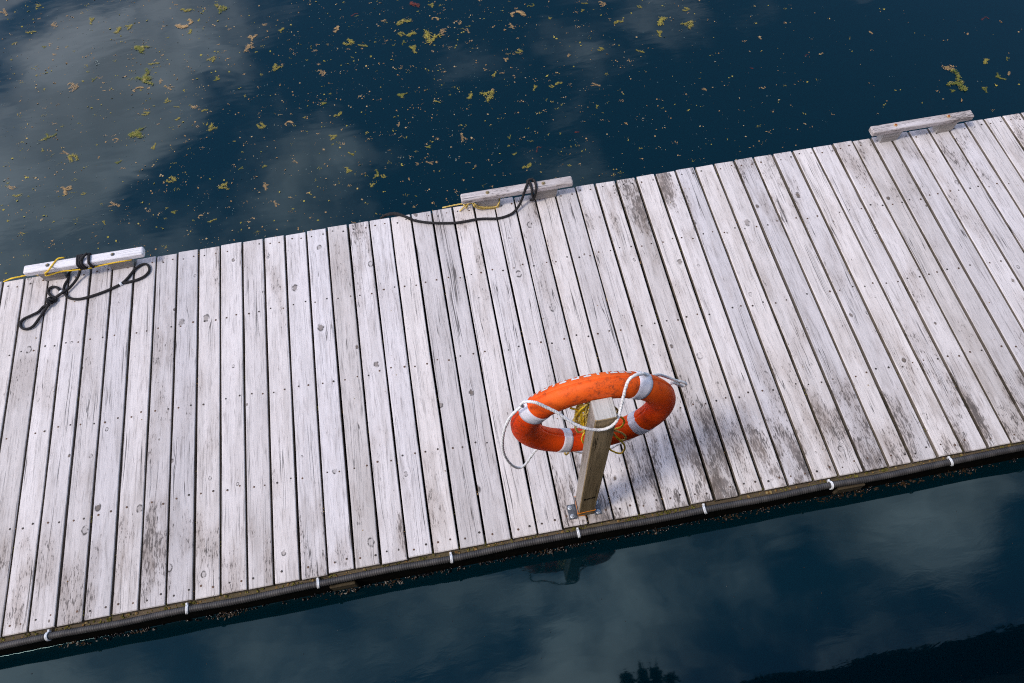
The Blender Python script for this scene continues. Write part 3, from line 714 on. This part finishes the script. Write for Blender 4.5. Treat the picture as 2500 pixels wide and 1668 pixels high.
for i in range(N1):
    for j in range(N2):
        a, b_ = i, (i + 1) % N1; c_, d_ = j, (j + 1) % N2
        mb.f.append((a * N2 + c_, b_ * N2 + c_, b_ * N2 + d_, a * N2 + d_)); mb.mi.append(0)
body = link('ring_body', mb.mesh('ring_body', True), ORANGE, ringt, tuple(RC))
for thd in (57, 148, 245, 322):
    mb = MB(); hw = .028 / RR; rings = []
    for i, tt in enumerate((-1, -.97, -.5, 0, .5, .97, 1)):
        skew = .0
        rings.append([ring_pt(R(thd) + tt * hw * (1 - .0 * math.cos(2 * math.pi * j / 40)), 2 * math.pi * j / 40, .0002 if abs(tt) == 1 else .0022) for j in range(40)])
    mb.quad_strip(rings, cap=False); link('reflective_band', mb.mesh('reflective_band', True), TAPE, ringt, tuple(RC))
# white letters on the far face, only their tops show over the rim
mb = MB()
def stroke(th0, th1, p0, p1):
    n = 4; rings = []
    for i in range(n + 1):
        th = R(th0 + (th1 - th0) * i / n)
        rings.append([ring_pt(th, p0 + (p1 - p0) * j / 4, .0012) for j in range(5)])
    mb.quad_strip(rings, closed=False, cap=False)
for (a, kind) in ((138, 'I'), (133.5, 'I'), (127, 'O'), (120, 'I'), (113, 'T'), (104.5, 'O'), (96.5, 'T'), (89.5, 'I'), (84.5, 'L'), (79, 'T'), (73.5, 'E'), (68.5, 'E')):
    if kind == 'I': stroke(a - .8, a + .8, .50, 2.0)
    if kind == 'O':
        stroke(a - 2.6, a + 2.6, .50, .68); stroke(a - 2.6, a - 1.2, .68, 2.0); stroke(a + 1.2, a + 2.6, .68, 2.0)
    if kind == 'T': stroke(a - 2.4, a + 2.4, .50, .70); stroke(a - .7, a + .7, .70, 2.0)
    if kind == 'L': stroke(a - 1.9, a - .5, .50, 2.0)
    if kind == 'E': stroke(a - 1.9, a + 1.9, .50, .68); stroke(a + .6, a + 1.9, .68, 2.0)
link('lettering', mb.mesh('lettering', True), LETTER, ringt, tuple(RC))
mb = MB()
for kk in ('g_top', 'g_left', 'g_right', 'g_low'):
    mb.strands(spline(PATH[kk], .006), .0072, .024, 5)
mb2 = [tuple(Vector(q)) for q in mb.v]
part('grab_rope', mb, WROPE, ringt, True)
# throw line hung on the hook behind the post
mb = MB()
for kk in ('y3', 'y5', 'y7', 'y9', 'y4'): mb.strands(spline(PATH[kk], .006), .0052, .018, 5)
mc = MB()
for kk in ('y1', 'y2', 'y6', 'y8'): mc.strands(spline(PATH[kk], .006), .0056, .018, 5)
rs = random.Random(21)
for q in range(7):
    pts = []; cx = 3.462 + rs.uniform(-.012, .03); h0 = rs.uniform(1.10, 1.20); ww = rs.uniform(.018, .045); ph_ = rs.uniform(-.5, .5)
    for j in range(15):
        a = 2 * math.pi * j / 14
        pts.append((cx + ww * math.sin(a + ph_) - .008, .163 + .016 * math.cos(a * 1.5 + q), 1.245 + (1.345 - h0) * .75 * math.cos(a)))
    (mb if q % 2 else mc).strands(spline(pts, .008), .0054, .018, 5)
tl = thing('throw_line', 'tangled yellow throw line hanging behind the post inside the ring', 'rope', (3.47, .16, .95))
part('bright_coil', mb, YEL, tl, True); part('faded_coil', mc, YELD, tl, True)
for kk in ('y10', 'y11'): part('loose_end', MB().strands(spline(PATH[kk], .006), .0056, .018, 5), YELD, tl, True)

# ------------------------------------------------------------------ floating seaweed
rs = random.Random(3)
def clump_mesh(i, kind):
    """a raft of tiny leaflets strewn along a wandering stem, about 1 unit across"""
    mb = MB(); r = random.Random(100 + i)
    n_branch = r.randint(2, 5); a = r.uniform(0, 6.28)
    for b_ in range(n_branch):
        p_ = Vector((r.gauss(0, .04), r.gauss(0, .04), 0)); a = r.uniform(0, 6.28)
        for s_ in range(r.randint(6, 16)):
            a += r.gauss(0, .55); p_ = p_ + Vector((math.cos(a), math.sin(a), 0)) * .055
            if kind == 0:
                for q in range(12):
                    c = p_ + Vector((r.gauss(0, .05), r.gauss(0, .05), r.uniform(.01, .08)))
                    b2 = r.uniform(0, 6.28); l = r.uniform(.012, .036)
                    u = Vector((math.cos(b2), math.sin(b2), r.uniform(-.5, .5))) * l; w_ = Vector((-math.sin(b2), math.cos(b2), r.uniform(-.5, .5))) * l * .6
                    mb.face([c - u, c - w_, c + u, c + w_])
            else:
                for q in range(7):
                    c = p_ + Vector((r.gauss(0, .05), r.gauss(0, .045), r.uniform(.01, .05)))
                    b2 = a + r.gauss(0, .9); l = r.uniform(.018, .05)
                    u = Vector((math.cos(b2), math.sin(b2), r.uniform(-.15, .2))) * l; w_ = Vector((-math.sin(b2), math.cos(b2), r.uniform(-.3, .3))) * l * .3
                    mb.face([c - u, c - w_, c + u * .8, c + w_])
    xs = [q[0] for q in mb.v]; ys = [q[1] for q in mb.v]
    sx = max(max(xs) - min(xs), max(ys) - min(ys)); mx = (max(xs) + min(xs)) / 2; my = (max(ys) + min(ys)) / 2
    mb.v = [((q[0] - mx) / sx, (q[1] - my) / sx, q[2] / sx * .8 + .02) for q in mb.v]
    return mb.mesh('seaweed_clump')
KINDS = {'t': (W_T, 'tan', 1), 'y': (W_Y, 'yellow-green', 0), 'g': (W_G, 'green', 0), 'r': (W_R, 'dark red', 1)}
VAR = {}
for ci, (kk, (mm, nm, kd)) in enumerate(KINDS.items()):
    VAR[kk] = []
    for i in range(7):
        me = clump_mesh(ci * 20 + i, kd if i % 2 == 0 else 0); me.materials.append(mm); VAR[kk].append(me)
WEED = [(-0.61, 5.61, 0.055, 't'), (-0.31, 5.63, 0.034, 'y'), (-0.13, 5.33, 0.047, 't'), (-0.33, 5.28, 0.04, 'y'), (0.2, 5.31, 0.047, 'y'), (-0.46, 5.16, 0.024, 'y'), (-0.19, 5.06, 0.026, 'g'), (0.44, 5.13, 0.04, 'y'), (0.54, 5.15, 0.04, 'y'), (0.66, 4.84, 0.072, 'g'), (0.78, 4.63, 0.039, 'y'), (-0.09, 4.94, 0.02, 't'), (1.03, 5.08, 0.073, 't'), (1.36, 5.23, 0.067, 'g'), (1.08, 4.97, 0.026, 'y'), (1.28, 4.57, 0.045, 'y'), (0.11, 4.5, 0.076, 't'), (0.28, 4.55, 0.028, 'g'), (0.72, 4.46, 0.108, 'g'), (0.66, 4.35, 0.044, 't'), (0.85, 4.4, 0.03, 't'), (0.92, 4.31, 0.048, 't'), (0.91, 4.16, 0.035, 'y'), (1.32, 4.33, 0.031, 'g'), (0.99, 4.07, 0.022, 'y'), (1.14, 4.04, 0.031, 't'), (1.22, 3.98, 0.024, 'y'), (0.74, 4.05, 0.037, 'y'), (1, 3.93, 0.024, 'y'), (1.28, 3.78, 0.048, 'y'), (0.68, 3.83, 0.072, 'g'), (-0.03, 3.96, 0.049, 'g'), (0.82, 3.67, 0.033, 'y'), (0.51, 3.81, 0.024, 't'), (0.18, 3.68, 0.054, 'y'), (0.11, 3.75, 0.036, 't'), (0.55, 3.56, 0.03, 'g'), (0.97, 3.29, 0.041, 'y'), (0.17, 3.36, 0.058, 't'), (-0.26, 3.47, 0.033, 't'), (-0.22, 3.38, 0.026, 'y'), (0.3, 3.29, 0.021, 'y'), (0.54, 3.13, 0.048, 't'), (1.38, 3.14, 0.046, 'y'), (1, 2.96, 0.023, 'g'), (1.29, 2.82, 0.031, 'y'), (0.48, 2.97, 0.023, 'y'), (1.2, 2.88, 0.02, 't'), (1.7, 3.07, 0.04, 't'), (1.77, 2.88, 0.034, 't'), (1.82, 4.36, 0.053, 'y'), (2.2, 4.21, 0.044, 't'), (1.62, 4.78, 0.046, 't'), (1.74, 4.92, 0.026, 't'), (1.9, 3.69, 0.034, 't'), (1.68, 3.71, 0.042, 'y'), (1.93, 3.27, 0.026, 't'), (1.69, 3.27, 0.023, 'g'), (2.19, 3.85, 0.027, 'g'), (1.51, 3.29, 0.023, 'g'), (-0.07, 3.82, 0.022, 'y'), (1.04, 5.27, 0.054, 'y'), (1.6, 4.65, 0.064, 't'), (1.88, 4.82, 0.029, 'y'), (2.36, 4.72, 0.052, 't'), (2.45, 4.53, 0.051, 'y'), (2.57, 4.46, 0.045, 'y'), (2.78, 4.74, 0.023, 't'), (2.95, 4.68, 0.065, 'y'), (2.91, 4.53, 0.036, 'y'), (3, 4.51, 0.041, 'y'), (3.15, 4.45, 0.089, 'y'), (3.27, 4.48, 0.045, 't'), (2.92, 4.42, 0.028, 'g'), (3, 4.32, 0.057, 'y'), (3.23, 4.66, 0.036, 't'), (3.43, 4.56, 0.032, 't'), (3.48, 4.45, 0.032, 't'), (3.22, 4.84, 0.033, 'y'), (3.87, 4.1, 0.027, 'y'), (3.75, 4.03, 0.027, 't'), (3.62, 3.88, 0.031, 'y'), (3.95, 4.56, 0.064, 't'), (3.86, 4.42, 0.045, 't'), (4.08, 4.65, 0.032, 'g'), (4.21, 4.45, 0.02, 'y'), (4.7, 4.53, 0.049, 't'), (4.55, 4.57, 0.026, 'y'), (4.51, 4.48, 0.026, 'y'), (4.78, 4.27, 0.038, 'y'), (5.01, 4.42, 0.026, 'y'), (3.38, 3.67, 0.036, 'y'), (3.53, 3.64, 0.072, 'y'), (2.83, 3.8, 0.039, 'g'), (3.11, 3.67, 0.029, 'y'), (3.92, 3.65, 0.034, 'y'), (4.12, 3.66, 0.03, 'y'), (4.06, 3.64, 0.022, 'y'), (4.41, 3.58, 0.036, 't'), (4.27, 3.96, 0.025, 't'), (4.55, 3.98, 0.025, 'y'), (4.87, 3.88, 0.037, 'y'), (4.37, 3.34, 0.021, 'y'), (2.3, 3.7, 0.038, 'y'), (2.77, 3.49, 0.026, 't'), (3.26, 3.24, 0.041, 't'), (2.24, 3.46, 0.038, 'y'), (2.98, 3.2, 0.021, 'g'), (2.37, 3.26, 0.028, 'y'), (2.33, 3.1, 0.044, 'y'), (2.55, 3.01, 0.046, 'g'), (2.6, 2.98, 0.023, 'y'), (2.51, 2.91, 0.02, 'y'), (2.79, 2.91, 0.016, 't'), (2.87, 3.05, 0.021, 't'), (3.62, 3.17, 0.021, 'g'), (4.02, 3.12, 0.014, 'y'), (3.7, 2.85, 0.038, 'y'), (3.31, 2.93, 0.02, 't'), (2.97, 3.04, 0.029, 't'), (3.63, 2.99, 0.023, 'g'), (3.82, 3, 0.03, 'r'), (4.15, 3.11, 0.018, 'r'), (2.53, 4.87, 0.029, 'r'), (3.07, 4.88, 0.066, 'r'), (4.02, 2.79, 0.018, 'y'), (5.15, 4.2, 0.054, 'y'), (5.36, 4.1, 0.067, 'y'), (5.39, 4.3, 0.034, 'y'), (7.26, 3, 0.105, 'g'), (7.27, 3.16, 0.05, 't'), (7.61, 2.97, 0.056, 'g'), (7.43, 2.87, 0.034, 'g'), (7.59, 3.16, 0.035, 'y'), (7.7, 2.99, 0.027, 't'), (7.18, 2.91, 0.022, 'g'), (7.77, 3.15, 0.023, 'g'), (5.26, 3.34, 0.023, 't'), (5.73, 3.26, 0.018, 't'), (5.9, 3.82, 0.026, 't'), (6.2, 3.54, 0.018, 'r'), (6.82, 3.68, 0.021, 't'), (7.82, 3.63, 0.032, 'r'), (5.71, 3.49, 0.015, 'r'), (5.09, 4.05, 0.047, 'y')]
BIG = {18: 'largest green seaweed clump on the water at the upper left', 129: 'largest bright green seaweed clump near the bare cleat at the right', 71: 'long yellow-green seaweed streak near the top middle of the water', 16: 'largest tan seaweed clump at the upper left, left of the big green one', 124: 'largest dark red seaweed piece at the top middle of the water', 142: 'dark red seaweed piece floating farthest right', 121: 'dark red leaf floating closest to the middle cleat', 123: 'dark red seaweed piece at the top, left of the largest red one'}

WLAB = ['leftmost of 2 tan seaweed clumps at the top edge, far left',
 'second from left of 4 yellow-green seaweed clumps at the top edge, far left',
 'second from left of 2 tan seaweed clumps at the top edge, far left',
 'leftmost of 4 yellow-green seaweed clumps at the top edge, far left',
 'third from left of 4 yellow-green seaweed clumps at the top edge, far left',
 'lone yellow-green seaweed clump in the upper water, far left',
 'leftmost of 2 green seaweed clumps in the upper water, far left',
 'fourth from left of 4 yellow-green seaweed clumps at the top edge, far left',
 'leftmost of 3 yellow-green seaweed clumps at the top edge, left',
 'leftmost of 3 green seaweed clumps in the upper water, left',
 'leftmost of 2 yellow-green seaweed clumps in the upper water, left',
 'lone tan seaweed clump in the upper water, far left',
 'lone tan seaweed clump at the top edge, left',
 'lone green seaweed clump at the top edge, left',
 'third from left of 3 yellow-green seaweed clumps at the top edge, left',
 'second from left of 2 yellow-green seaweed clumps in the upper water, left',
 'lone tan seaweed clump between top edge and dock, far left',
 'second from left of 2 green seaweed clumps in the upper water, far left',
 'second from left of 3 green seaweed clumps in the upper water, left',
 'leftmost of 3 tan seaweed clumps between top edge and dock, left',
 'lone tan seaweed clump in the upper water, left',
 'second from left of 3 tan seaweed clumps between top edge and dock, left',
 'second from left of 6 yellow-green seaweed clumps between top edge and dock, left',
 'third from left of 3 green seaweed clumps in the upper water, left',
 'third from left of 6 yellow-green seaweed clumps between top edge and dock, left',
 'third from left of 3 tan seaweed clumps between top edge and dock, left',
 'fifth from left of 6 yellow-green seaweed clumps between top edge and dock, left',
 'leftmost of 6 yellow-green seaweed clumps between top edge and dock, left',
 'fourth from left of 6 yellow-green seaweed clumps between top edge and dock, left',
 'sixth from left of 6 yellow-green seaweed clumps between top edge and dock, left',
 'lone green seaweed clump between top edge and dock, left',
 'leftmost of 2 green seaweed clumps near the dock edge, far left',
 'leftmost of 4 yellow-green seaweed clumps near the dock edge, left',
 'fifth from left of 5 tan seaweed clumps near the dock edge, far left',
 'third from left of 5 yellow-green seaweed clumps near the dock edge, far left',
 'second from left of 5 tan seaweed clumps near the dock edge, far left',
 'second from left of 2 green seaweed clumps near the dock edge, far left',
 'second from left of 4 yellow-green seaweed clumps near the dock edge, left',
 'third from left of 5 tan seaweed clumps near the dock edge, far left',
 'leftmost of 5 tan seaweed clumps near the dock edge, far left',
 'leftmost of 5 yellow-green seaweed clumps near the dock edge, far left',
 'fourth from left of 5 yellow-green seaweed clumps near the dock edge, far left',
 'fourth from left of 5 tan seaweed clumps near the dock edge, far left',
 'fourth from left of 4 yellow-green seaweed clumps near the dock edge, left',
 'leftmost of 2 green seaweed clumps near the dock edge, left',
 'third from left of 4 yellow-green seaweed clumps near the dock edge, left',
 'fifth from left of 5 yellow-green seaweed clumps near the dock edge, far left',
 'lone tan seaweed clump near the dock edge, left',
 'leftmost of 3 tan seaweed clumps near the dock edge, left of middle',
 'second from left of 3 tan seaweed clumps near the dock edge, left of middle',
 'leftmost of 3 yellow-green seaweed clumps in the upper water, left of middle',
 'third from left of 3 tan seaweed clumps in the upper water, left of middle',
 'second from left of 3 tan seaweed clumps in the upper water, left of middle',
 'leftmost of 2 tan seaweed clumps at the top edge, left of middle',
 'lone tan seaweed clump between top edge and dock, left of middle',
 'leftmost of 2 yellow-green seaweed clumps between top edge and dock, left of middle',
 'third from left of 3 tan seaweed clumps near the dock edge, left of middle',
 'lone green seaweed clump near the dock edge, left of middle',
 'lone green seaweed clump between top edge and dock, left of middle',
 'second from left of 2 green seaweed clumps near the dock edge, left',
 'second from left of 5 yellow-green seaweed clumps near the dock edge, far left',
 'second from left of 3 yellow-green seaweed clumps at the top edge, left',
 'leftmost of 3 tan seaweed clumps in the upper water, left of middle',
 'lone yellow-green seaweed clump at the top edge, left of middle',
 'second from left of 2 tan seaweed clumps at the top edge, left of middle',
 'second from left of 3 yellow-green seaweed clumps in the upper water, left of middle',
 'third from left of 3 yellow-green seaweed clumps in the upper water, left of middle',
 'leftmost of 5 tan seaweed clumps at the top edge, middle',
 'second from left of 5 yellow-green seaweed clumps at the top edge, middle',
 'leftmost of 5 yellow-green seaweed clumps at the top edge, middle',
 'third from left of 5 yellow-green seaweed clumps at the top edge, middle',
 'fourth from left of 5 yellow-green seaweed clumps at the top edge, middle',
 'third from left of 5 tan seaweed clumps at the top edge, middle',
 'lone green seaweed clump in the upper water, middle',
 'lone yellow-green seaweed clump in the upper water, middle',
 'second from left of 5 tan seaweed clumps at the top edge, middle',
 'fourth from left of 5 tan seaweed clumps at the top edge, middle',
 'fifth from left of 5 tan seaweed clumps at the top edge, middle',
 'fifth from left of 5 yellow-green seaweed clumps at the top edge, middle',
 'second from left of 4 yellow-green seaweed clumps in the upper water, right of middle',
 'leftmost of 2 tan seaweed clumps in the upper water, right of middle',
 'leftmost of 4 yellow-green seaweed clumps in the upper water, right of middle',
 'second from left of 3 tan seaweed clumps at the top edge, right of middle',
 'leftmost of 3 tan seaweed clumps at the top edge, right of middle',
 'lone green seaweed clump at the top edge, right of middle',
 'leftmost of 5 yellow-green seaweed clumps at the top edge, right of middle',
 'third from left of 3 tan seaweed clumps at the top edge, right of middle',
 'third from left of 5 yellow-green seaweed clumps at the top edge, right of middle',
 'second from left of 5 yellow-green seaweed clumps at the top edge, right of middle',
 'fourth from left of 5 yellow-green seaweed clumps at the top edge, right of middle',
 'fifth from left of 5 yellow-green seaweed clumps at the top edge, right of middle',
 'second from left of 3 yellow-green seaweed clumps between top edge and dock, middle',
 'third from left of 3 yellow-green seaweed clumps between top edge and dock, middle',
 'lone green seaweed clump between top edge and dock, middle',
 'leftmost of 3 yellow-green seaweed clumps between top edge and dock, middle',
 'leftmost of 5 yellow-green seaweed clumps between top edge and dock, right of middle',
 'third from left of 5 yellow-green seaweed clumps between top edge and dock, right of middle',
 'second from left of 5 yellow-green seaweed clumps between top edge and dock, right of middle',
 'lone tan seaweed clump between top edge and dock, right of middle',
 'second from left of 2 tan seaweed clumps in the upper water, right of middle',
 'third from left of 4 yellow-green seaweed clumps in the upper water, right of middle',
 'fourth from left of 4 yellow-green seaweed clumps in the upper water, right of middle',
 'fifth from left of 5 yellow-green seaweed clumps between top edge and dock, right of middle',
 'second from left of 2 yellow-green seaweed clumps between top edge and dock, left of middle',
 'lone tan seaweed clump between top edge and dock, middle',
 'fourth from left of 5 tan seaweed clumps near the dock edge, middle',
 'leftmost of 3 yellow-green seaweed clumps near the dock edge, left of middle',
 'second from left of 2 green seaweed clumps near the dock edge, middle',
 'third from left of 3 yellow-green seaweed clumps near the dock edge, left of middle',
 'second from left of 3 yellow-green seaweed clumps near the dock edge, left of middle',
 'leftmost of 2 green seaweed clumps near the dock edge, middle',
 'second from left of 2 yellow-green seaweed clumps near the dock edge, middle',
 'leftmost of 2 yellow-green seaweed clumps near the dock edge, middle',
 'leftmost of 5 tan seaweed clumps near the dock edge, middle',
 'second from left of 5 tan seaweed clumps near the dock edge, middle',
 'leftmost of 2 green seaweed clumps near the dock edge, right of middle',
 'fourth from left of 5 yellow-green seaweed clumps between top edge and dock, right of middle',
 'leftmost of 2 yellow-green seaweed clumps near the dock edge, right of middle',
 'fifth from left of 5 tan seaweed clumps near the dock edge, middle',
 'third from left of 5 tan seaweed clumps near the dock edge, middle',
 'second from left of 2 green seaweed clumps near the dock edge, right of middle',
 'lone dark red seaweed clump near the dock edge, right of middle',
 'lone dark red seaweed clump between top edge and dock, right of middle',
 'lone dark red seaweed clump at the top edge, left of middle',
 'lone dark red seaweed clump at the top edge, middle',
 'second from left of 2 yellow-green seaweed clumps near the dock edge, right of middle',
 'second from left of 4 yellow-green seaweed clumps at the top edge, right',
 'fourth from left of 4 yellow-green seaweed clumps at the top edge, right',
 'third from left of 4 yellow-green seaweed clumps at the top edge, right',
 'leftmost of 3 green seaweed clumps in the upper water, far right',
 'leftmost of 2 tan seaweed clumps in the upper water, far right',
 'second from left of 3 green seaweed clumps in the upper water, far right',
 'second from left of 2 green seaweed clumps between top edge and dock, far right',
 'lone yellow-green seaweed clump in the upper water, far right',
 'second from left of 2 tan seaweed clumps in the upper water, far right',
 'leftmost of 2 green seaweed clumps between top edge and dock, far right',
 'third from left of 3 green seaweed clumps in the upper water, far right',
 'leftmost of 2 tan seaweed clumps between top edge and dock, right',
 'second from left of 2 tan seaweed clumps between top edge and dock, right',
 'lone tan seaweed clump in the upper water, right',
 'second from left of 2 dark red seaweed clumps in the upper water, right',
 'lone tan seaweed clump at the top edge, far right',
 'lone dark red seaweed clump at the top edge, far right',
 'leftmost of 2 dark red seaweed clumps in the upper water, right',
 'leftmost of 4 yellow-green seaweed clumps at the top edge, right']
for i, (x, y, sz, kk) in enumerate(WEED):
    me = VAR[kk][i % 7]
    o = bpy.data.objects.new('floating_seaweed', me); COL.objects.link(o)
    o.location = (x, y, WZ + .001); s_ = sz * 2.1
    o.scale = (s_ * rs.uniform(.95, 1.2), s_ * rs.uniform(.75, 1.1), s_ * .5); o.rotation_euler = (0, 0, rs.uniform(-.6, .6) + (math.pi if rs.random() < .5 else 0))
    tag(o, BIG.get(i, WLAB[i]), 'seaweed', 'seaweed clumps floating beyond the dock')
# uncountable specks on the surface
def density(x, y):
    # thick towards the left and middle, thin at the right
    f = max(0, min(1, (6.6 - x + .35 * (y - 3)) / 3.2)); return .10 + .9 * f
def specks(name, n, mat_, smin, smax, label, yr=(2.45, 6.2)):
    mb = MB(); k = 0
    while k < n:
        x = rs.uniform(-1.6, 9.5); y = rs.uniform(*yr)
        if rs.random() > density(x, y): continue
        m_ = 1 if rs.random() < .7 else rs.randint(2, 5)
        for q in range(m_):
            s_ = smin + (smax - smin) * rs.random() ** 3
            a = rs.uniform(0, 6.28); c = Vector((x + (rs.gauss(0, .018) if q else 0), y + (rs.gauss(0, .010) if q else 0), WZ + .0012))
            u = Vector((math.cos(a), math.sin(a), 0)) * s_; w_ = Vector((-math.sin(a), math.cos(a), 0)) * s_ * rs.uniform(.3, .9)
            t_ = Vector((0, 0, s_ * .5))
            mb.face([c - u, c - w_, c + u + t_ * .3, c + w_ + t_])
        k += 1
    o = link(name, mb.mesh(name), mat_); o['kind'] = 'stuff'; o['label'] = label; o['category'] = 'seaweed'
    return o
specks('floating_specks', 3600, W_S, .0018, .010, 'scattered tan specks of leaf and weed floating on the water')
specks('green_specks', 1000, W_Y, .002, .012, 'scattered yellow-green weed fragments floating on the water')
specks('faint_specks', 2600, W_D, .0012, .006, 'faint pale flecks drifting on the water')
# small scraps of weed, too many to count
mb = MB(); mt = MB(); k = 0
while k < 430:
    x = rs.uniform(-1.4, 9.0); y = rs.uniform(2.5, 6.0)
    if rs.random() > density(x, y): continue
    k += 1; size = rs.uniform(.008, .022); a = rs.uniform(0, 6.28); who = mb if rs.random() < .55 else mt
    for q in range(rs.randint(5, 16)):
        a += rs.gauss(0, .7)
        c = Vector((x + rs.gauss(0, size * .6), y + rs.gauss(0, size * .4), WZ + rs.uniform(.001, .003))); l = rs.uniform(.0018, .0045)
        u = Vector((math.cos(a), math.sin(a), rs.uniform(-.2, .2))) * l; w_ = Vector((-math.sin(a), math.cos(a), rs.uniform(-.2, .2))) * l * .6
        who.face([c - u, c - w_, c + u, c + w_])
for nm_, m_, mm_ in (('green_scraps', mb, W_Y), ('tan_scraps', mt, W_T)):
    o = link(nm_, m_.mesh(nm_), mm_); o['kind'] = 'stuff'; o['label'] = 'loose scraps of weed drifting among the larger clumps'; o['category'] = 'seaweed'
# few bubbles and bits on the near water
mb = MB()
for i in range(85):
    x = rs.uniform(.2, 6.2); y = rs.uniform(-1.15, -.16); r_ = rs.uniform(.0012, .0034)
    mb.lathe([(r_, WZ + .0004), (r_ * .85, WZ + r_ * .6), (r_ * .3, WZ + r_)], (x, y, 0), 7)
o = link('water_bubbles', mb.mesh('water_bubbles', True), MUSSEL); o['kind'] = 'stuff'; o['label'] = 'tiny bubbles on the near water'; o['category'] = 'bubbles'

# ------------------------------------------------------------------ behind the photographer: eave and tree seen as reflections, plus an added block
WALL = weathered_wood('dark_boathouse_boards', (.075, .06, .045), (.05, .04, .03), (.02, .016, .012), (.04, .03, .02), 'Z', False, .2)
ROOF = simple('mossy_roof', (.05, .045, .035), (.07, .075, .03), 8, .9, 0, .1)
bh = thing('boathouse', 'dark boathouse whose roof edge is mirrored in the lower right water', 'building', (4, -4, WZ))
part('added_shade_block', MB().box((-9, -8.0, -2.5), (24, -1.22, 2.5)), WALL, bh)  # unseen block, added to shade the near water; no part of the boathouse
part('wall', MB().box((6.4, -8.0, 2.505), (24, -1.60, 6.0)), WALL, bh)
rf = MB()
rf.quad_strip([[(5.75, -.86, 6.02), (25, -.845, 6.02), (25, -.845, 6.14), (5.75, -.86, 6.14)], [(5.75, -5.0, 8.0), (25, -5.0, 8.0), (25, -5.0, 8.12), (5.75, -5.0, 8.12)]])
roof = part('roof', rf, ROOF, bh)
mb = MB()
for i in range(420):
    x = rs.uniform(5.75, 12); blob(mb, (x, -.862 + rs.uniform(-.02, .02), 6.0 + rs.uniform(-.0, .12)), rs.uniform(.008, .03), .8)
o = part('roof_moss', mb, MOSS, roof); o['kind'] = 'stuff'
# overhanging tree
tr = thing('overhanging_tree', 'leafy tree branch mirrored at the bottom of the near water', 'tree', (4.2, -6.5, WZ))
BARK = simple('bark', (.05, .038, .028), (.09, .07, .05), 20, .9)
LEAF = simple('tree_leaves', (.05, .065, .014), (.10, .10, .02), 9, .6, 0, .3)
mb = MB(); mb.tube(spline([(4.2, -6.5, -2.2), (4.25, -6.3, 2.5), (4.3, -5.6, 5.0), (4.35, -3.5, 6.2), (4.4, -1.8, 6.35), (4.45, -.65, 6.2)], .2), lambda f: .16 - .145 * f, 8)
part('trunk', mb, BARK, tr, True)
mb = MB()
for (cx_, cy_, r_) in ((4.24, -.47, .07), (4.28, -.58, .08), (4.47, -.42, .06), (4.47, -.50, .09), (4.48, -.62, .11), (4.64, -.45, .07), (4.66, -.52, .10), (4.64, -.63, .12), (4.84, -.56, .06), (4.82, -.63, .09), (4.4, -.75, .16), (4.7, -.8, .16), (4.5, -1.1, .25), (4.4, -1.6, .35)):
    for j in range(90):
        p_ = Vector((cx_ + .06, cy_ - .03, 6.2)) + Vector((rs.gauss(0, r_ * .45), rs.gauss(0, r_ * .45), rs.gauss(0, r_ * .5)))
        a = rs.uniform(0, 6.28); l = rs.uniform(.02, .042)
        u = Vector((math.cos(a), math.sin(a), rs.uniform(-.6, .6))) * l; w_ = Vector((-math.sin(a), math.cos(a), rs.uniform(-.6, .6))) * l * .55
        mb.face([p_ - u, p_ - w_, p_ + u, p_ + w_])
part('crown', mb, LEAF, tr)
